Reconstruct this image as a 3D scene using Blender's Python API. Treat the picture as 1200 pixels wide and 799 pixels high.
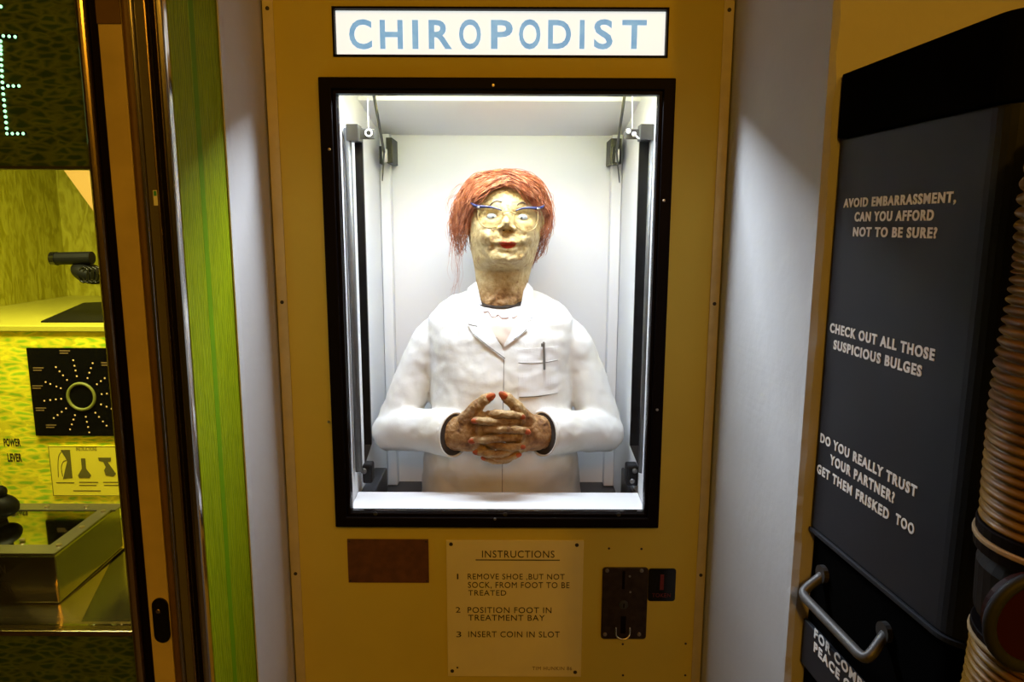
import bpy, bmesh, math, random
from mathutils import Vector, Matrix, noise
from mathutils.bvhtree import BVHTree

random.seed(7)
for o in list(bpy.data.objects):
    bpy.data.objects.remove(o)
SC = bpy.context.scene
COL = SC.collection
R = math.radians

# ------------------------------------------------------------------ camera
EYE = 1.5
FPX = 820.0
PITCH, ROLL = R(9.3), R(0.2)
FW = Vector((0, math.cos(PITCH), -math.sin(PITCH)))
UP0 = Vector((0, math.sin(PITCH), math.cos(PITCH)))
RT = Vector((math.cos(ROLL), 0, 0)) + UP0 * math.sin(ROLL)
UPV = UP0 * math.cos(ROLL) - Vector((1, 0, 0)) * math.sin(ROLL)
cam = bpy.data.cameras.new('camera')
cam.sensor_width = 36
cam.lens = FPX / 1200 * 36
cam.clip_start = 0.02
cam_o = bpy.data.objects.new('camera', cam)
cam_o.matrix_world = Matrix.Translation((0, 0, EYE)) @ Matrix((RT, UPV, -FW)).transposed().to_4x4()
COL.objects.link(cam_o)
SC.camera = cam_o

# ------------------------------------------------------------------ world, lights, exposure
w = bpy.data.worlds.new('room_ambient')
SC.world = w
w.use_nodes = True
w.node_tree.nodes['Background'].inputs[0].default_value = (1.0, 0.5, 0.06, 1)
w.node_tree.nodes['Background'].inputs[1].default_value = 0.012
SC.view_settings.view_transform = 'Standard'
SC.view_settings.look = 'None'
SC.view_settings.exposure = 0
SC.view_settings.gamma = 1
SC.view_settings.use_curve_mapping = False


def lamp(name, kind, loc, target, color, energy, sx=0.1, sy=0.1, spread=None):
    l = bpy.data.lights.new(name, kind)
    l.color = color
    l.energy = energy
    if kind == 'AREA':
        l.shape = 'RECTANGLE'
        l.size, l.size_y = sx, sy
        if spread:
            l.spread = spread
    else:
        l.shadow_soft_size = sx
    o = bpy.data.objects.new(name, l)
    o.location = loc
    if target is not None:
        o.rotation_euler = (Vector(target) - Vector(loc)).to_track_quat('-Z', 'Y').to_euler()
    COL.objects.link(o)
    return o


# warm bulbs of the room: behind the visitor to the right, and a weaker one to the left
lamp('room_lamp', 'POINT', (-0.1, -1.5, 2.45), None, (1.0, 0.46, 0.03), 44, 0.05)
lamp('room_lamp_rear', 'POINT', (0.95, -1.1, 2.55), None, (1.0, 0.46, 0.03), 24, 0.05)
# strip lamp behind the case header, plus added ones for back wall and outward spill
lamp('back_wall_fill', 'AREA', (-0.026, 1.262, 1.752), (-0.026, 1.63, 1.44), (0.80, 0.89, 1.0), 0.56, 0.46, 0.03, R(88))
lamp('case_lamp', 'AREA', (-0.026, 1.243, 1.745), (-0.026, 1.33, 1.15), (0.76, 0.87, 1.0), 3.0, 0.46, 0.045, R(125))
lamp('spill_fill', 'AREA', (-0.026, 1.226, 1.726), (-0.026, 0.30, 1.40), (0.79, 0.88, 1.0), 19, 0.40, 0.012, R(150))
# lamp inside the green machine
lamp('green_machine_lamp', 'AREA', (-0.85, 1.10, 1.76), (-0.86, 1.34, 1.0), (1.0, 0.93, 0.42), 8.5, 0.5, 0.10)

# ------------------------------------------------------------------ helpers


def ray(px, py):
    return FW * FPX + RT * (px - 600) + UPV * (399.5 - py)


def P(px, py, Y):
    d = ray(px, py)
    return d * (Y / d.y) + Vector((0, 0, EYE))


def onplane(px, py, a, b):
    """point on the vertical plane through XY points a and b"""
    d = ray(px, py)
    n = Vector((b[1] - a[1], -(b[0] - a[0]), 0))
    t = (n.x * a[0] + n.y * a[1]) / (n.x * d.x + n.y * d.y)
    return d * t + Vector((0, 0, EYE))


def smooth(me, on=True):
    me.polygons.foreach_set('use_smooth', [on] * len(me.polygons))


def place(o, parent):
    if parent is not None:
        o.parent = parent
        r = parent
        while r.parent is not None:
            r = r.parent
        if o.type == 'MESH':
            o.data.transform(Matrix.Translation(-Vector(r.location)))


def obj(name, bm, mat, parent=None, sm=False, bevel=0, seg=2):
    """bm is a bmesh in world coordinates, linked as one mesh object"""
    if isinstance(bm, bmesh.types.BMesh):
        me = bpy.data.meshes.new(name)
        bmesh.ops.recalc_face_normals(bm, faces=bm.faces[:])
        bm.to_mesh(me)
        bm.free()
    else:
        me = bm
    mats = mat if isinstance(mat, (list, tuple)) else [mat]
    me.materials.clear()
    for m in mats:
        me.materials.append(m)
    smooth(me, sm)
    o = bpy.data.objects.new(name, me)
    COL.objects.link(o)
    place(o, parent)
    if bevel:
        b = o.modifiers.new('bevel', 'BEVEL')
        b.width = bevel
        b.segments = seg
        b.limit_method = 'ANGLE'
        b.harden_normals = False
    return o


def thing(name, loc, label, cat, group=None):
    o = bpy.data.objects.new(name, None)
    o.empty_display_size = 0.05
    o.location = loc
    COL.objects.link(o)
    return tag(o, label, cat, group)


def tag(o, label, cat, group=None):
    o['label'] = label
    o['category'] = cat
    if group:
        o['group'] = group
    return o


def struct(o):
    o['kind'] = 'structure'
    return o


def box(bm, x0, x1, y0, y1, z0, z1):
    v = [bm.verts.new((x, y, z)) for x in (x0, x1) for y in (y0, y1) for z in (z0, z1)]
    for f in ((0, 1, 3, 2), (4, 6, 7, 5), (0, 4, 5, 1), (2, 3, 7, 6), (0, 2, 6, 4), (1, 5, 7, 3)):
        bm.faces.new([v[i] for i in f])
    return bm


def Box(*a):
    return box(bmesh.new(), *a)


def plate(bm, x0, x1, z0, z1, y0, y1, holes):
    """upright plate with rectangular holes (x0,x1,z0,z1)"""
    xs = sorted({x0, x1} | {h[i] for h in holes for i in (0, 1)})
    zs = sorted({z0, z1} | {h[i] for h in holes for i in (2, 3)})

    def solid(i, j):
        if i < 0 or j < 0 or i >= len(xs) - 1 or j >= len(zs) - 1:
            return False
        cx, cz = (xs[i] + xs[i + 1]) / 2, (zs[j] + zs[j + 1]) / 2
        return not any(h[0] < cx < h[1] and h[2] < cz < h[3] for h in holes)
    V = {}

    def v(i, j, k):
        if (i, j, k) not in V:
            V[(i, j, k)] = bm.verts.new((xs[i], (y0, y1)[k], zs[j]))
        return V[(i, j, k)]
    for i in range(len(xs) - 1):
        for j in range(len(zs) - 1):
            if not solid(i, j):
                continue
            bm.faces.new((v(i, j, 0), v(i + 1, j, 0), v(i + 1, j + 1, 0), v(i, j + 1, 0)))
            bm.faces.new((v(i, j, 1), v(i, j + 1, 1), v(i + 1, j + 1, 1), v(i + 1, j, 1)))
            for di, dj, a, b in ((-1, 0, (i, j), (i, j + 1)), (1, 0, (i + 1, j), (i + 1, j + 1)),
                                 (0, -1, (i, j), (i + 1, j)), (0, 1, (i, j + 1), (i + 1, j + 1))):
                if not solid(i + di, j + dj):
                    bm.faces.new((v(*a, 0), v(*b, 0), v(*b, 1), v(*a, 1)))
    return bm


def prism(bm, pts, ax, a0, a1):
    """closed polygon pts (2D) swept along axis ax ('x','y','z') from a0 to a1"""
    def mk(p, a):
        return {'x': (a, p[0], p[1]), 'y': (p[0], a, p[1]), 'z': (p[0], p[1], a)}[ax]
    A = [bm.verts.new(mk(p, a0)) for p in pts]
    B = [bm.verts.new(mk(p, a1)) for p in pts]
    n = len(pts)
    bm.faces.new(A)
    bm.faces.new(B[::-1])
    for i in range(n):
        bm.faces.new((A[i], A[(i + 1) % n], B[(i + 1) % n], B[i]))
    return bm


def rings(bm, rs, caps=True, mi=0):
    L = [[bm.verts.new(p) for p in r] for r in rs]
    n = len(rs[0])
    for a, b in zip(L, L[1:]):
        for i in range(n):
            bm.faces.new((a[i], a[(i + 1) % n], b[(i + 1) % n], b[i]))
    if caps:
        bm.faces.new(L[0])
        bm.faces.new(L[-1][::-1])
    return L


def frames(path):
    path = [Vector(p) for p in path]
    out = []
    ref = None
    for i, p in enumerate(path):
        t = (path[min(i + 1, len(path) - 1)] - path[max(i - 1, 0)])
        t = t.normalized() if t.length > 1e-9 else Vector((0, 0, 1))
        if ref is None:
            ref = t.orthogonal().normalized()
        u = (ref - t * ref.dot(t))
        u = u.normalized() if u.length > 1e-6 else t.orthogonal().normalized()
        ref = u
        out.append((p, t, u, t.cross(u)))
    return out


def tube(bm, path, rad, n=10, caps=True, rounded=False):
    path = [Vector(p) for p in path]
    rad = list(rad) if isinstance(rad, (list, tuple)) else [rad] * len(path)
    if rounded:
        t0 = (path[0] - path[1]).normalized()
        t1 = (path[-1] - path[-2]).normalized()
        a, b = [], []
        for k in (0.97, 0.8, 0.45):
            s = math.sqrt(1 - k * k)
            a.append((path[0] + t0 * rad[0] * k, rad[0] * s))
            b.append((path[-1] + t1 * rad[-1] * k, rad[-1] * s))
        path = [p for p, _ in a] + path + [p for p, _ in b[::-1]]
        rad = [r for _, r in a] + rad + [r for _, r in b[::-1]]
    rs = []
    for (p, t, u, v), r in zip(frames(path), rad):
        rs.append([p + (u * math.cos(2 * math.pi * i / n) + v * math.sin(2 * math.pi * i / n)) * r for i in range(n)])
    rings(bm, rs, caps)
    return bm


def Tube(*a, **k):
    return tube(bmesh.new(), *a, **k)


def catmull(pts, k=6):
    pts = [Vector(p) for p in pts]
    out = []
    for i in range(len(pts) - 1):
        p0, p1, p2, p3 = pts[max(i - 1, 0)], pts[i], pts[i + 1], pts[min(i + 2, len(pts) - 1)]
        for s in range(k):
            t = s / k
            out.append(0.5 * ((2 * p1) + (p2 - p0) * t + (2 * p0 - 5 * p1 + 4 * p2 - p3) * t * t + (3 * p1 - p0 - 3 * p2 + p3) * t ** 3))
    out.append(pts[-1])
    return out


def interp(tab, x):
    if x <= tab[0][0]:
        return tab[0][1:]
    for a, b in zip(tab, tab[1:]):
        if x <= b[0]:
            t = (x - a[0]) / (b[0] - a[0])
            return tuple(p + (q - p) * t for p, q in zip(a[1:], b[1:]))
    return tab[-1][1:]


def ellipsoid(bm, c, rx, ry, rz, n=16, m=10, rot=None):
    c = Vector(c)
    rs = []
    for j in range(1, m):
        a = math.pi * j / m
        r = []
        for i in range(n):
            b = 2 * math.pi * i / n
            p = Vector((rx * math.sin(a) * math.cos(b), ry * math.sin(a) * math.sin(b), rz * math.cos(a)))
            if rot is not None:
                p = rot @ p
            r.append(c + p)
        rs.append(r)
    rings(bm, rs)
    return bm


def disc(bm, c, r, h, axis='y', n=14, dome=0.0):
    """screw-head like disc, its face towards -axis"""
    c = Vector(c)
    rs = []
    prof = [(r, 0), (r, -h * 0.6), (r * 0.85, -h * 0.9), (r * 0.4, -h), (r * 0.05, -h)]
    for rr, a in prof:
        ring = []
        for i in range(n):
            b = 2 * math.pi * i / n
            p = (rr * math.cos(b), rr * math.sin(b))
            ring.append(c + Vector({'y': (p[0], a, p[1]), 'x': (a, p[0], p[1]), 'z': (p[0], p[1], -a)}[axis]))
        rs.append(ring)
    rings(bm, rs)
    return bm


def remesh(bms, voxel, it=4, fac=0.5):
    """fuse overlapping closed pieces into one continuous skin"""
    bm = bmesh.new()
    for b in bms:
        bmesh.ops.recalc_face_normals(b, faces=b.faces[:])
        me = bpy.data.meshes.new('t')
        b.to_mesh(me)
        b.free()
        bm.from_mesh(me)
        bpy.data.meshes.remove(me)
    me = bpy.data.meshes.new('t')
    bm.to_mesh(me)
    bm.free()
    o = bpy.data.objects.new('t', me)
    COL.objects.link(o)
    m = o.modifiers.new('r', 'REMESH')
    m.mode = 'VOXEL'
    m.voxel_size = voxel
    if it:
        s = o.modifiers.new('s', 'SMOOTH')
        s.iterations = it
        s.factor = fac
    dg = bpy.context.evaluated_depsgraph_get()
    dg.update()
    res = bpy.data.meshes.new_from_object(o.evaluated_get(dg))
    bpy.data.objects.remove(o)
    return res


def rumple(me, amp, scale, amp2=0, scale2=1):
    me.update()
    ns = [Vector(n.vector) for n in me.vertex_normals]
    for v, n in zip(me.vertices, ns):
        d = noise.noise(v.co * scale) * amp
        if amp2:
            d += noise.noise(v.co * scale2 + Vector((9, 3, 5))) * amp2
        v.co += n * d


def text_mesh(s, org, xd, ud, width, height, depth, bold=0.0, fit_caps=True, space=1.0):
    """lettering with its own small thickness: org = lower left, xd / ud = reading and up directions"""
    cu = bpy.data.curves.new('t', 'FONT')
    cu.body = s
    cu.size = 1
    cu.extrude = 0.5
    cu.offset = bold
    cu.space_character = space
    cu.resolution_u = 4
    o = bpy.data.objects.new('t', cu)
    COL.objects.link(o)
    dg = bpy.context.evaluated_depsgraph_get()
    me = bpy.data.meshes.new_from_object(o.evaluated_get(dg))
    bpy.data.objects.remove(o)
    xs = [v.co.x for v in me.vertices]
    ys = [v.co.y for v in me.vertices]
    x0, x1 = min(xs), max(xs)
    y0, y1 = (-bold, 0.7 + bold) if fit_caps else (min(ys), max(ys))
    xd, ud = Vector(xd).normalized(), Vector(ud).normalized()
    n = xd.cross(ud)
    org = Vector(org)
    for v in me.vertices:
        c = v.co.copy()
        v.co = org + xd * ((c.x - x0) / (x1 - x0) * width) + ud * ((c.y - y0) / (y1 - y0) * height) + n * (c.z * depth)
    return me


def join(meshes):
    bm = bmesh.new()
    for m in meshes:
        bm.from_mesh(m)
    me = bpy.data.meshes.new('j')
    bm.to_mesh(me)
    bm.free()
    return me


# ------------------------------------------------------------------ materials


class N:
    def __init__(s, name):
        s.m = bpy.data.materials.new(name)
        s.m.use_nodes = True
        s.t = s.m.node_tree
        s.b = s.t.nodes['Principled BSDF']
        s.out = s.t.nodes['Material Output']

    def n(s, typ, **kw):
        x = s.t.nodes.new(typ)
        for k, v in kw.items():
            if k.startswith('_'):
                setattr(x, k[1:], v)
            else:
                x.inputs[k].default_value = v
        return x

    def l(s, a, b):
        s.t.links.new(a, b)

    def coord(s, scale=(1, 1, 1)):
        tc = s.n('ShaderNodeTexCoord')
        mp = s.n('ShaderNodeMapping')
        mp.inputs['Scale'].default_value = scale
        s.l(tc.outputs['Object'], mp.inputs['Vector'])
        return mp.outputs['Vector']

    def ramp(s, fac, stops):
        r = s.n('ShaderNodeValToRGB')
        e = r.color_ramp.elements
        while len(e) > 1:
            e.remove(e[-1])
        e[0].position, e[0].color = stops[0][0], (*stops[0][1], 1)
        for p, c in stops[1:]:
            x = e.new(p)
            x.color = (*c, 1)
        s.l(fac, r.inputs['Fac'])
        return r.outputs['Color']

    def bump(s, h, strength=0.3, dist=0.002):
        b = s.n('ShaderNodeBump', Strength=strength, Distance=dist)
        s.l(h, b.inputs['Height'])
        s.l(b.outputs['Normal'], s.b.inputs['Normal'])


def simple(name, col, rough=0.5, metal=0.0, var=0.0, scale=20, bump=0.0, bscale=60, bdist=0.001, coat=0.0, spec=None):
    m = N(name)
    m.b.inputs['Base Color'].default_value = (*col, 1)
    m.b.inputs['Roughness'].default_value = rough
    m.b.inputs['Metallic'].default_value = metal
    if spec is not None:
        m.b.inputs['Specular IOR Level'].default_value = spec
    if coat:
        m.b.inputs['Coat Weight'].default_value = coat
    if var:
        nz = m.n('ShaderNodeTexNoise', Scale=scale, Detail=5.0)
        m.l(m.coord(), nz.inputs['Vector'])
        c = m.ramp(nz.outputs['Fac'], [(0.3, tuple(x * (1 - var) for x in col)), (0.7, tuple(min(1, x * (1 + var)) for x in col))])
        m.l(c, m.b.inputs['Base Color'])
    if bump:
        nz = m.n('ShaderNodeTexNoise', Scale=bscale, Detail=6.0)
        m.l(m.coord(), nz.inputs['Vector'])
        m.bump(nz.outputs['Fac'], bump, bdist)
    return m.m


def emit(name, col, strength):
    m = N(name)
    m.b.inputs['Base Color'].default_value = (*[min(1, c) for c in col], 1)
    m.b.inputs['Emission Color'].default_value = (*col, 1)
    m.b.inputs['Emission Strength'].default_value = strength
    return m.m


def glass(name, tint=(1, 1, 1), f0=1.0):
    m = N(name)
    m.t.nodes.remove(m.b)
    tr = m.n('ShaderNodeBsdfTransparent')
    tr.inputs[0].default_value = (*tint, 1)
    gl = m.n('ShaderNodeBsdfGlossy', Roughness=0.02)
    fr = m.n('ShaderNodeFresnel', IOR=1.45)
    mx = m.n('ShaderNodeMixShader')
    mu = m.n('ShaderNodeMath', _operation='MULTIPLY')
    mu.inputs[1].default_value = f0
    m.l(fr.outputs[0], mu.inputs[0])
    m.l(mu.outputs[0], mx.inputs[0])
    m.l(tr.outputs[0], mx.inputs[1])
    m.l(gl.outputs[0], mx.inputs[2])
    m.l(mx.outputs[0], m.out.inputs['Surface'])
    return m.m


def laminate(name, line, cell, sc=(22, 22, 60), edge=(0.05, 0.16), rough=0.35, bump=0.3, coat=0.0):
    """cells stretched sideways between lighter veins, like the printed boards of the green machine"""
    m = N(name)
    v = m.coord(sc)
    nz = m.n('ShaderNodeTexNoise', Scale=0.8, Detail=2.0)
    m.l(v, nz.inputs['Vector'])
    add = m.n('ShaderNodeMixRGB', _blend_type='ADD')
    add.inputs['Fac'].default_value = 2.2 if False else 1.0
    m.l(v, add.inputs[1])
    m.l(nz.outputs['Color'], add.inputs[2])
    vo = m.n('ShaderNodeTexVoronoi', _feature='DISTANCE_TO_EDGE', Scale=1.0)
    m.l(add.outputs[0], vo.inputs['Vector'])
    vc = m.n('ShaderNodeTexVoronoi', Scale=1.0)
    m.l(add.outputs[0], vc.inputs['Vector'])
    col = m.ramp(vo.outputs['Distance'], [(0.0, line), (edge[0], line), (edge[1], cell), (1.0, cell)])
    hs = m.n('ShaderNodeHueSaturation')
    sep = m.n('ShaderNodeSeparateColor')
    m.l(vc.outputs['Color'], sep.inputs[0])
    mr = m.n('ShaderNodeMapRange')
    mr.inputs['To Min'].default_value = 0.8
    mr.inputs['To Max'].default_value = 1.15
    m.l(sep.outputs[0], mr.inputs['Value'])
    m.l(mr.outputs[0], hs.inputs['Value'])
    m.l(col, hs.inputs['Color'])
    m.l(hs.outputs[0], m.b.inputs['Base Color'])
    m.b.inputs['Roughness'].default_value = rough
    m.b.inputs['Coat Weight'].default_value = coat
    if bump:
        m.bump(vo.outputs['Distance'], bump, 0.003)
    return m.m


def ripple(name, a, b, scale=(1, 1, 1), wscale=30, dist=6.0, rough=0.4, bands='X', dscale=1.2, bump=0.2, stops=(0.3, 0.7)):
    m = N(name)
    wv = m.n('ShaderNodeTexWave', _bands_direction=bands, Scale=wscale, Distortion=dist, Detail=2.0)
    wv.inputs['Detail Scale'].default_value = dscale
    m.l(m.coord(scale), wv.inputs['Vector'])
    m.l(m.ramp(wv.outputs['Fac'], [(stops[0], a), (stops[1], b)]), m.b.inputs['Base Color'])
    m.b.inputs['Roughness'].default_value = rough
    if bump:
        m.bump(wv.outputs['Fac'], bump, 0.002)
    return m.m


M = {}
M['plaster'] = simple('white_painted_plaster', (0.52, 0.52, 0.52), 0.7, var=0.04, scale=6, bump=0.22, bscale=45, bdist=0.003)
M['plaster_grey'] = M['plaster']
M['floor'] = simple('dark_floor', (0.07, 0.06, 0.05), 0.6, var=0.2)
M['ceil'] = simple('ceiling_paint', (0.5, 0.45, 0.38), 0.8)
M['cream'] = simple('cream_cabinet_paint', (0.60, 0.50, 0.085), 0.6, var=0.03, scale=8, bump=0.05, bscale=200, bdist=0.0005, spec=0.2)
M['strip'] = simple('aged_aluminium_strip', (0.58, 0.52, 0.30), 0.5, 0.25, var=0.08, scale=30)
M['screw'] = simple('dull_screw', (0.05, 0.045, 0.04), 0.45, 0.6)
M['bright_screw'] = simple('bright_screw', (0.55, 0.5, 0.42), 0.3, 1.0)
M['black'] = simple('black_paint', (0.005, 0.003, 0.003), 0.5, spec=0.06)
M['blackmetal'] = simple('black_metal', (0.009, 0.0095, 0.011), 0.45, 0.0, var=0.3, scale=40, spec=0.15)
M['steel'] = simple('worn_steel', (0.10, 0.10, 0.098), 0.45, 0.25, var=0.12, scale=60)
M['darksteel'] = simple('dark_steel', (0.05, 0.05, 0.05), 0.45, 0.3, var=0.2, scale=60)
M['white'] = simple('white_case_paint', (0.76, 0.77, 0.79), 0.6)
M['ledge'] = simple('white_laminate', (0.84, 0.85, 0.87), 0.4)
M['dark_floor'] = simple('black_case_floor', (0.02, 0.022, 0.028), 0.35)
M['glass'] = glass('clear_glass', (0.99, 0.99, 0.99), 0.5)
M['brown'] = simple('brown_plaque', (0.115, 0.045, 0.018), 0.5, var=0.25, scale=60)
M['plate'] = simple('cream_plate', (0.76, 0.68, 0.30), 0.45, var=0.03, scale=14)
M['ink'] = simple('black_ink', (0.02, 0.015, 0.01), 0.5)
M['fadedink'] = simple('faded_ink', (0.22, 0.15, 0.07), 0.6)
M['coin'] = simple('coin_plate_metal', (0.05, 0.035, 0.025), 0.4, 0.6, var=0.3, scale=80)
M['chrome'] = simple('polished_metal', (0.75, 0.72, 0.68), 0.16, 1.0)
M['red'] = simple('dim_red', (0.14, 0.012, 0.01), 0.5)
M['string'] = simple('pale_cord', (0.75, 0.72, 0.62), 0.8)
M['whiteplastic'] = simple('white_plastic', (0.85, 0.84, 0.8), 0.4)
m = N('backlit_sign_face')
m.b.inputs['Base Color'].default_value = (0.85, 0.87, 0.85, 1)
wv = m.n('ShaderNodeTexNoise', Scale=3.0, Detail=1.0)
m.l(m.coord((1, 1, 1)), wv.inputs['Vector'])
m.l(m.ramp(wv.outputs['Fac'], [(0.3, (0.74, 0.82, 0.85)), (0.7, (0.86, 0.89, 0.84))]), m.b.inputs['Emission Color'])
m.b.inputs['Emission Strength'].default_value = 0.97
M['signface'] = m.m
m = N('blue_translucent_letter')
m.b.inputs['Base Color'].default_value = (0.15, 0.35, 0.6, 1)
wv = m.n('ShaderNodeTexNoise', Scale=60.0, Detail=3.0)
m.l(m.coord((1, 1, 1)), wv.inputs['Vector'])
m.l(m.ramp(wv.outputs['Fac'], [(0.3, (0.16, 0.37, 0.62)), (0.7, (0.27, 0.50, 0.72))]), m.b.inputs['Emission Color'])
m.b.inputs['Emission Strength'].default_value = 0.86
M['signblue'] = m.m

# figure
m = N('papier_mache_skin')
co = m.coord()
n1 = m.n('ShaderNodeTexNoise', Scale=55.0, Detail=6.0, Roughness=0.65)
m.l(co, n1.inputs['Vector'])
n2 = m.n('ShaderNodeTexNoise', Scale=170.0, Detail=4.0)
m.l(co, n2.inputs['Vector'])
pale = m.ramp(n1.outputs['Fac'], [(0.34, (0.27, 0.13, 0.04)), (0.45, (0.48, 0.34, 0.135)), (0.68, (0.60, 0.47, 0.24))])
dark = m.ramp(n1.outputs['Fac'], [(0.28, (0.10, 0.035, 0.010)), (0.50, (0.34, 0.17, 0.055)), (0.72, (0.62, 0.42, 0.22))])
at = m.n('ShaderNodeAttribute', _attribute_name='brown')
mx = m.n('ShaderNodeMixRGB')
m.l(at.outputs['Fac'], mx.inputs['Fac'])
m.l(pale, mx.inputs[1])
m.l(dark, mx.inputs[2])
m.l(mx.outputs[0], m.b.inputs['Base Color'])
m.b.inputs['Roughness'].default_value = 0.6
ad = m.n('ShaderNodeMath', _operation='ADD')
m.l(n1.outputs['Fac'], ad.inputs[0])
m.l(n2.outputs['Fac'], ad.inputs[1])
m.bump(ad.outputs[0], 0.6, 0.004)
M['skin'] = m.m
m = N('white_papier_mache_coat')
co = m.coord()
n1 = m.n('ShaderNodeTexNoise', Scale=9.0, Detail=5.0)
m.l(co, n1.inputs['Vector'])
m.l(m.ramp(n1.outputs['Fac'], [(0.28, (0.66, 0.61, 0.49)), (0.48, (0.77, 0.76, 0.72)), (0.7, (0.80, 0.80, 0.78))]), m.b.inputs['Base Color'])
n2 = m.n('ShaderNodeTexNoise', Scale=38.0, Detail=6.0)
m.l(co, n2.inputs['Vector'])
m.b.inputs['Roughness'].default_value = 0.55
m.bump(n2.outputs['Fac'], 0.35, 0.004)
M['coat'] = m.m
M['collar'] = simple('white_card_collar', (0.79, 0.79, 0.78), 0.55, bump=0.15, bscale=50, bdist=0.002)
M['shade_disc'] = simple('opening_shade', (0.035, 0.024, 0.018), 0.8)  # dark stand-in for the shade inside the coat's openings
M['blouse'] = simple('pale_pink_chest', (0.70, 0.58, 0.48), 0.6, var=0.05, scale=30)
M['lace'] = simple('white_lace', (0.78, 0.76, 0.75), 0.6)
M['lace_edge'] = simple('pink_lace_edge', (0.36, 0.20, 0.16), 0.6)
M['seam'] = simple('grey_seam', (0.20, 0.19, 0.17), 0.7)
m = N('orange_red_hair')
n1 = m.n('ShaderNodeTexNoise', Scale=90.0, Detail=4.0)
m.l(m.coord((1, 1, 0.5)), n1.inputs['Vector'])
m.l(m.ramp(n1.outputs['Fac'], [(0.3, (0.20, 0.048, 0.015)), (0.5, (0.43, 0.135, 0.055)), (0.72, (0.62, 0.29, 0.15))]), m.b.inputs['Base Color'])
m.b.inputs['Roughness'].default_value = 0.55
M['hair'] = m.m
M['eye'] = simple('eye_white', (0.30, 0.32, 0.34), 0.35)
M['lid'] = simple('brown_eyelid', (0.36, 0.24, 0.09), 0.6)
M['nostril'] = simple('dark_nostril', (0.05, 0.025, 0.012), 0.8)
M['pupil'] = simple('grey_pupil', (0.05, 0.055, 0.07), 0.4)
M['lip'] = simple('red_lips', (0.50, 0.06, 0.025), 0.4)
M['nail'] = simple('orange_red_nail', (0.42, 0.085, 0.022), 0.4, var=0.35, scale=120)
M['brow'] = simple('eyebrow_ink', (0.06, 0.04, 0.03), 0.7)
M['navy'] = simple('navy_plastic', (0.018, 0.020, 0.075), 0.25)
M['clearplastic'] = simple('clear_amber_plastic', (0.42, 0.30, 0.12), 0.25)
M['lens'] = glass('spectacle_lens', (0.97, 0.96, 0.92), 0.5)
M['silver'] = simple('silver', (0.7, 0.7, 0.72), 0.25, 1.0)
M['pen'] = simple('grey_pen', (0.30, 0.29, 0.27), 0.3, 0.7)

# green machine
M['riser'] = laminate('lime_printed_board', (0.86, 0.80, 0.03), (0.33, 0.60, 0.02), (34, 34, 105), (0.10, 0.34), 0.4, 0.12)
M['fascia'] = laminate('shaded_fascia_print', (0.10, 0.155, 0.03), (0.030, 0.075, 0.02), (46, 46, 125), (0.06, 0.26), 0.3, 0.15)  # same print as the riser, its dim light painted in as darker colours
m = N('lime_rippled_wall')
n1 = m.n('ShaderNodeTexNoise', Scale=62.0, Detail=2.0, Distortion=1.2)
m.l(m.coord((1, 1, 0.32)), n1.inputs['Vector'])
m.l(m.ramp(n1.outputs['Fac'], [(0.38, (0.33, 0.30, 0.004)), (0.62, (0.50, 0.47, 0.03))]), m.b.inputs['Base Color'])
m.b.inputs['Roughness'].default_value = 0.5
m.bump(n1.outputs['Fac'], 0.4, 0.004)
M['lime_wall'] = m.m
M['lime_flat'] = simple('lime_counter', (0.50, 0.47, 0.05), 0.4, var=0.06, scale=10)
M['green_side'] = ripple('green_grained_side', (0.17, 0.23, 0.002), (0.27, 0.33, 0.004), (1, 1, 0.12), 60, 5.0, 0.5, 'Y', 3.0, 0.35)
M['green_dark'] = simple('green_stripe', (0.12, 0.25, 0.003), 0.5, spec=0.06)
M['green_side'].node_tree.nodes['Principled BSDF'].inputs['Specular IOR Level'].default_value = 0.06
M['mdf'] = simple('bare_board', (0.56, 0.46, 0.22), 0.6, var=0.14, scale=14)
M['woodedge'] = simple('brown_wood_edge', (0.13, 0.075, 0.028), 0.5, var=0.1, scale=30)
M['brass'] = simple('brassy_metal', (0.80, 0.62, 0.36), 0.22, 1.0)
M['mirror'] = simple('polished_steel', (0.70, 0.68, 0.62), 0.12, 1.0, bump=0.02, bscale=30)
M['greychannel'] = simple('grey_channel', (0.20, 0.19, 0.15), 0.3, 0.5)
M['gloss_black'] = simple('gloss_black', (0.004, 0.004, 0.004), 0.12)
M['lidglass'] = simple('reflective_lid_glass', (0.42, 0.44, 0.40), 0.05, 1.0)
M['rubber'] = simple('black_rubber', (0.006, 0.006, 0.006), 0.5, spec=0.12)
M['bezel'] = simple('brushed_steel_bezel', (0.30, 0.28, 0.20), 0.38, 0.9)
M['tablesteel'] = simple('dull_sheet_steel', (0.34, 0.32, 0.26), 0.2, 1.0, bump=0.02, bscale=30)
M['led'] = emit('green_led', (0.42, 1.0, 0.55), 1.6)
M['amber'] = emit('amber_pilot_light', (0.9, 0.6, 0.25), 0.22)
M['dimgold'] = simple('dial_ring', (0.22, 0.24, 0.05), 0.5)
M['dimtext'] = simple('dim_gold_print', (0.20, 0.13, 0.05), 0.6)
M['olive'] = simple('olive_print', (0.13, 0.12, 0.02), 0.6)
M['yellow_plate'] = simple('yellow_plate', (0.86, 0.78, 0.06), 0.4)
M['sticker'] = simple('green_white_sticker', (0.85, 0.92, 0.88), 0.5)
M['sticker_green'] = simple('sticker_green', (0.05, 0.38, 0.22), 0.5)
M['cream_gusset'] = simple('cream_gusset', (0.40, 0.23, 0.06), 0.6)

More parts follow.
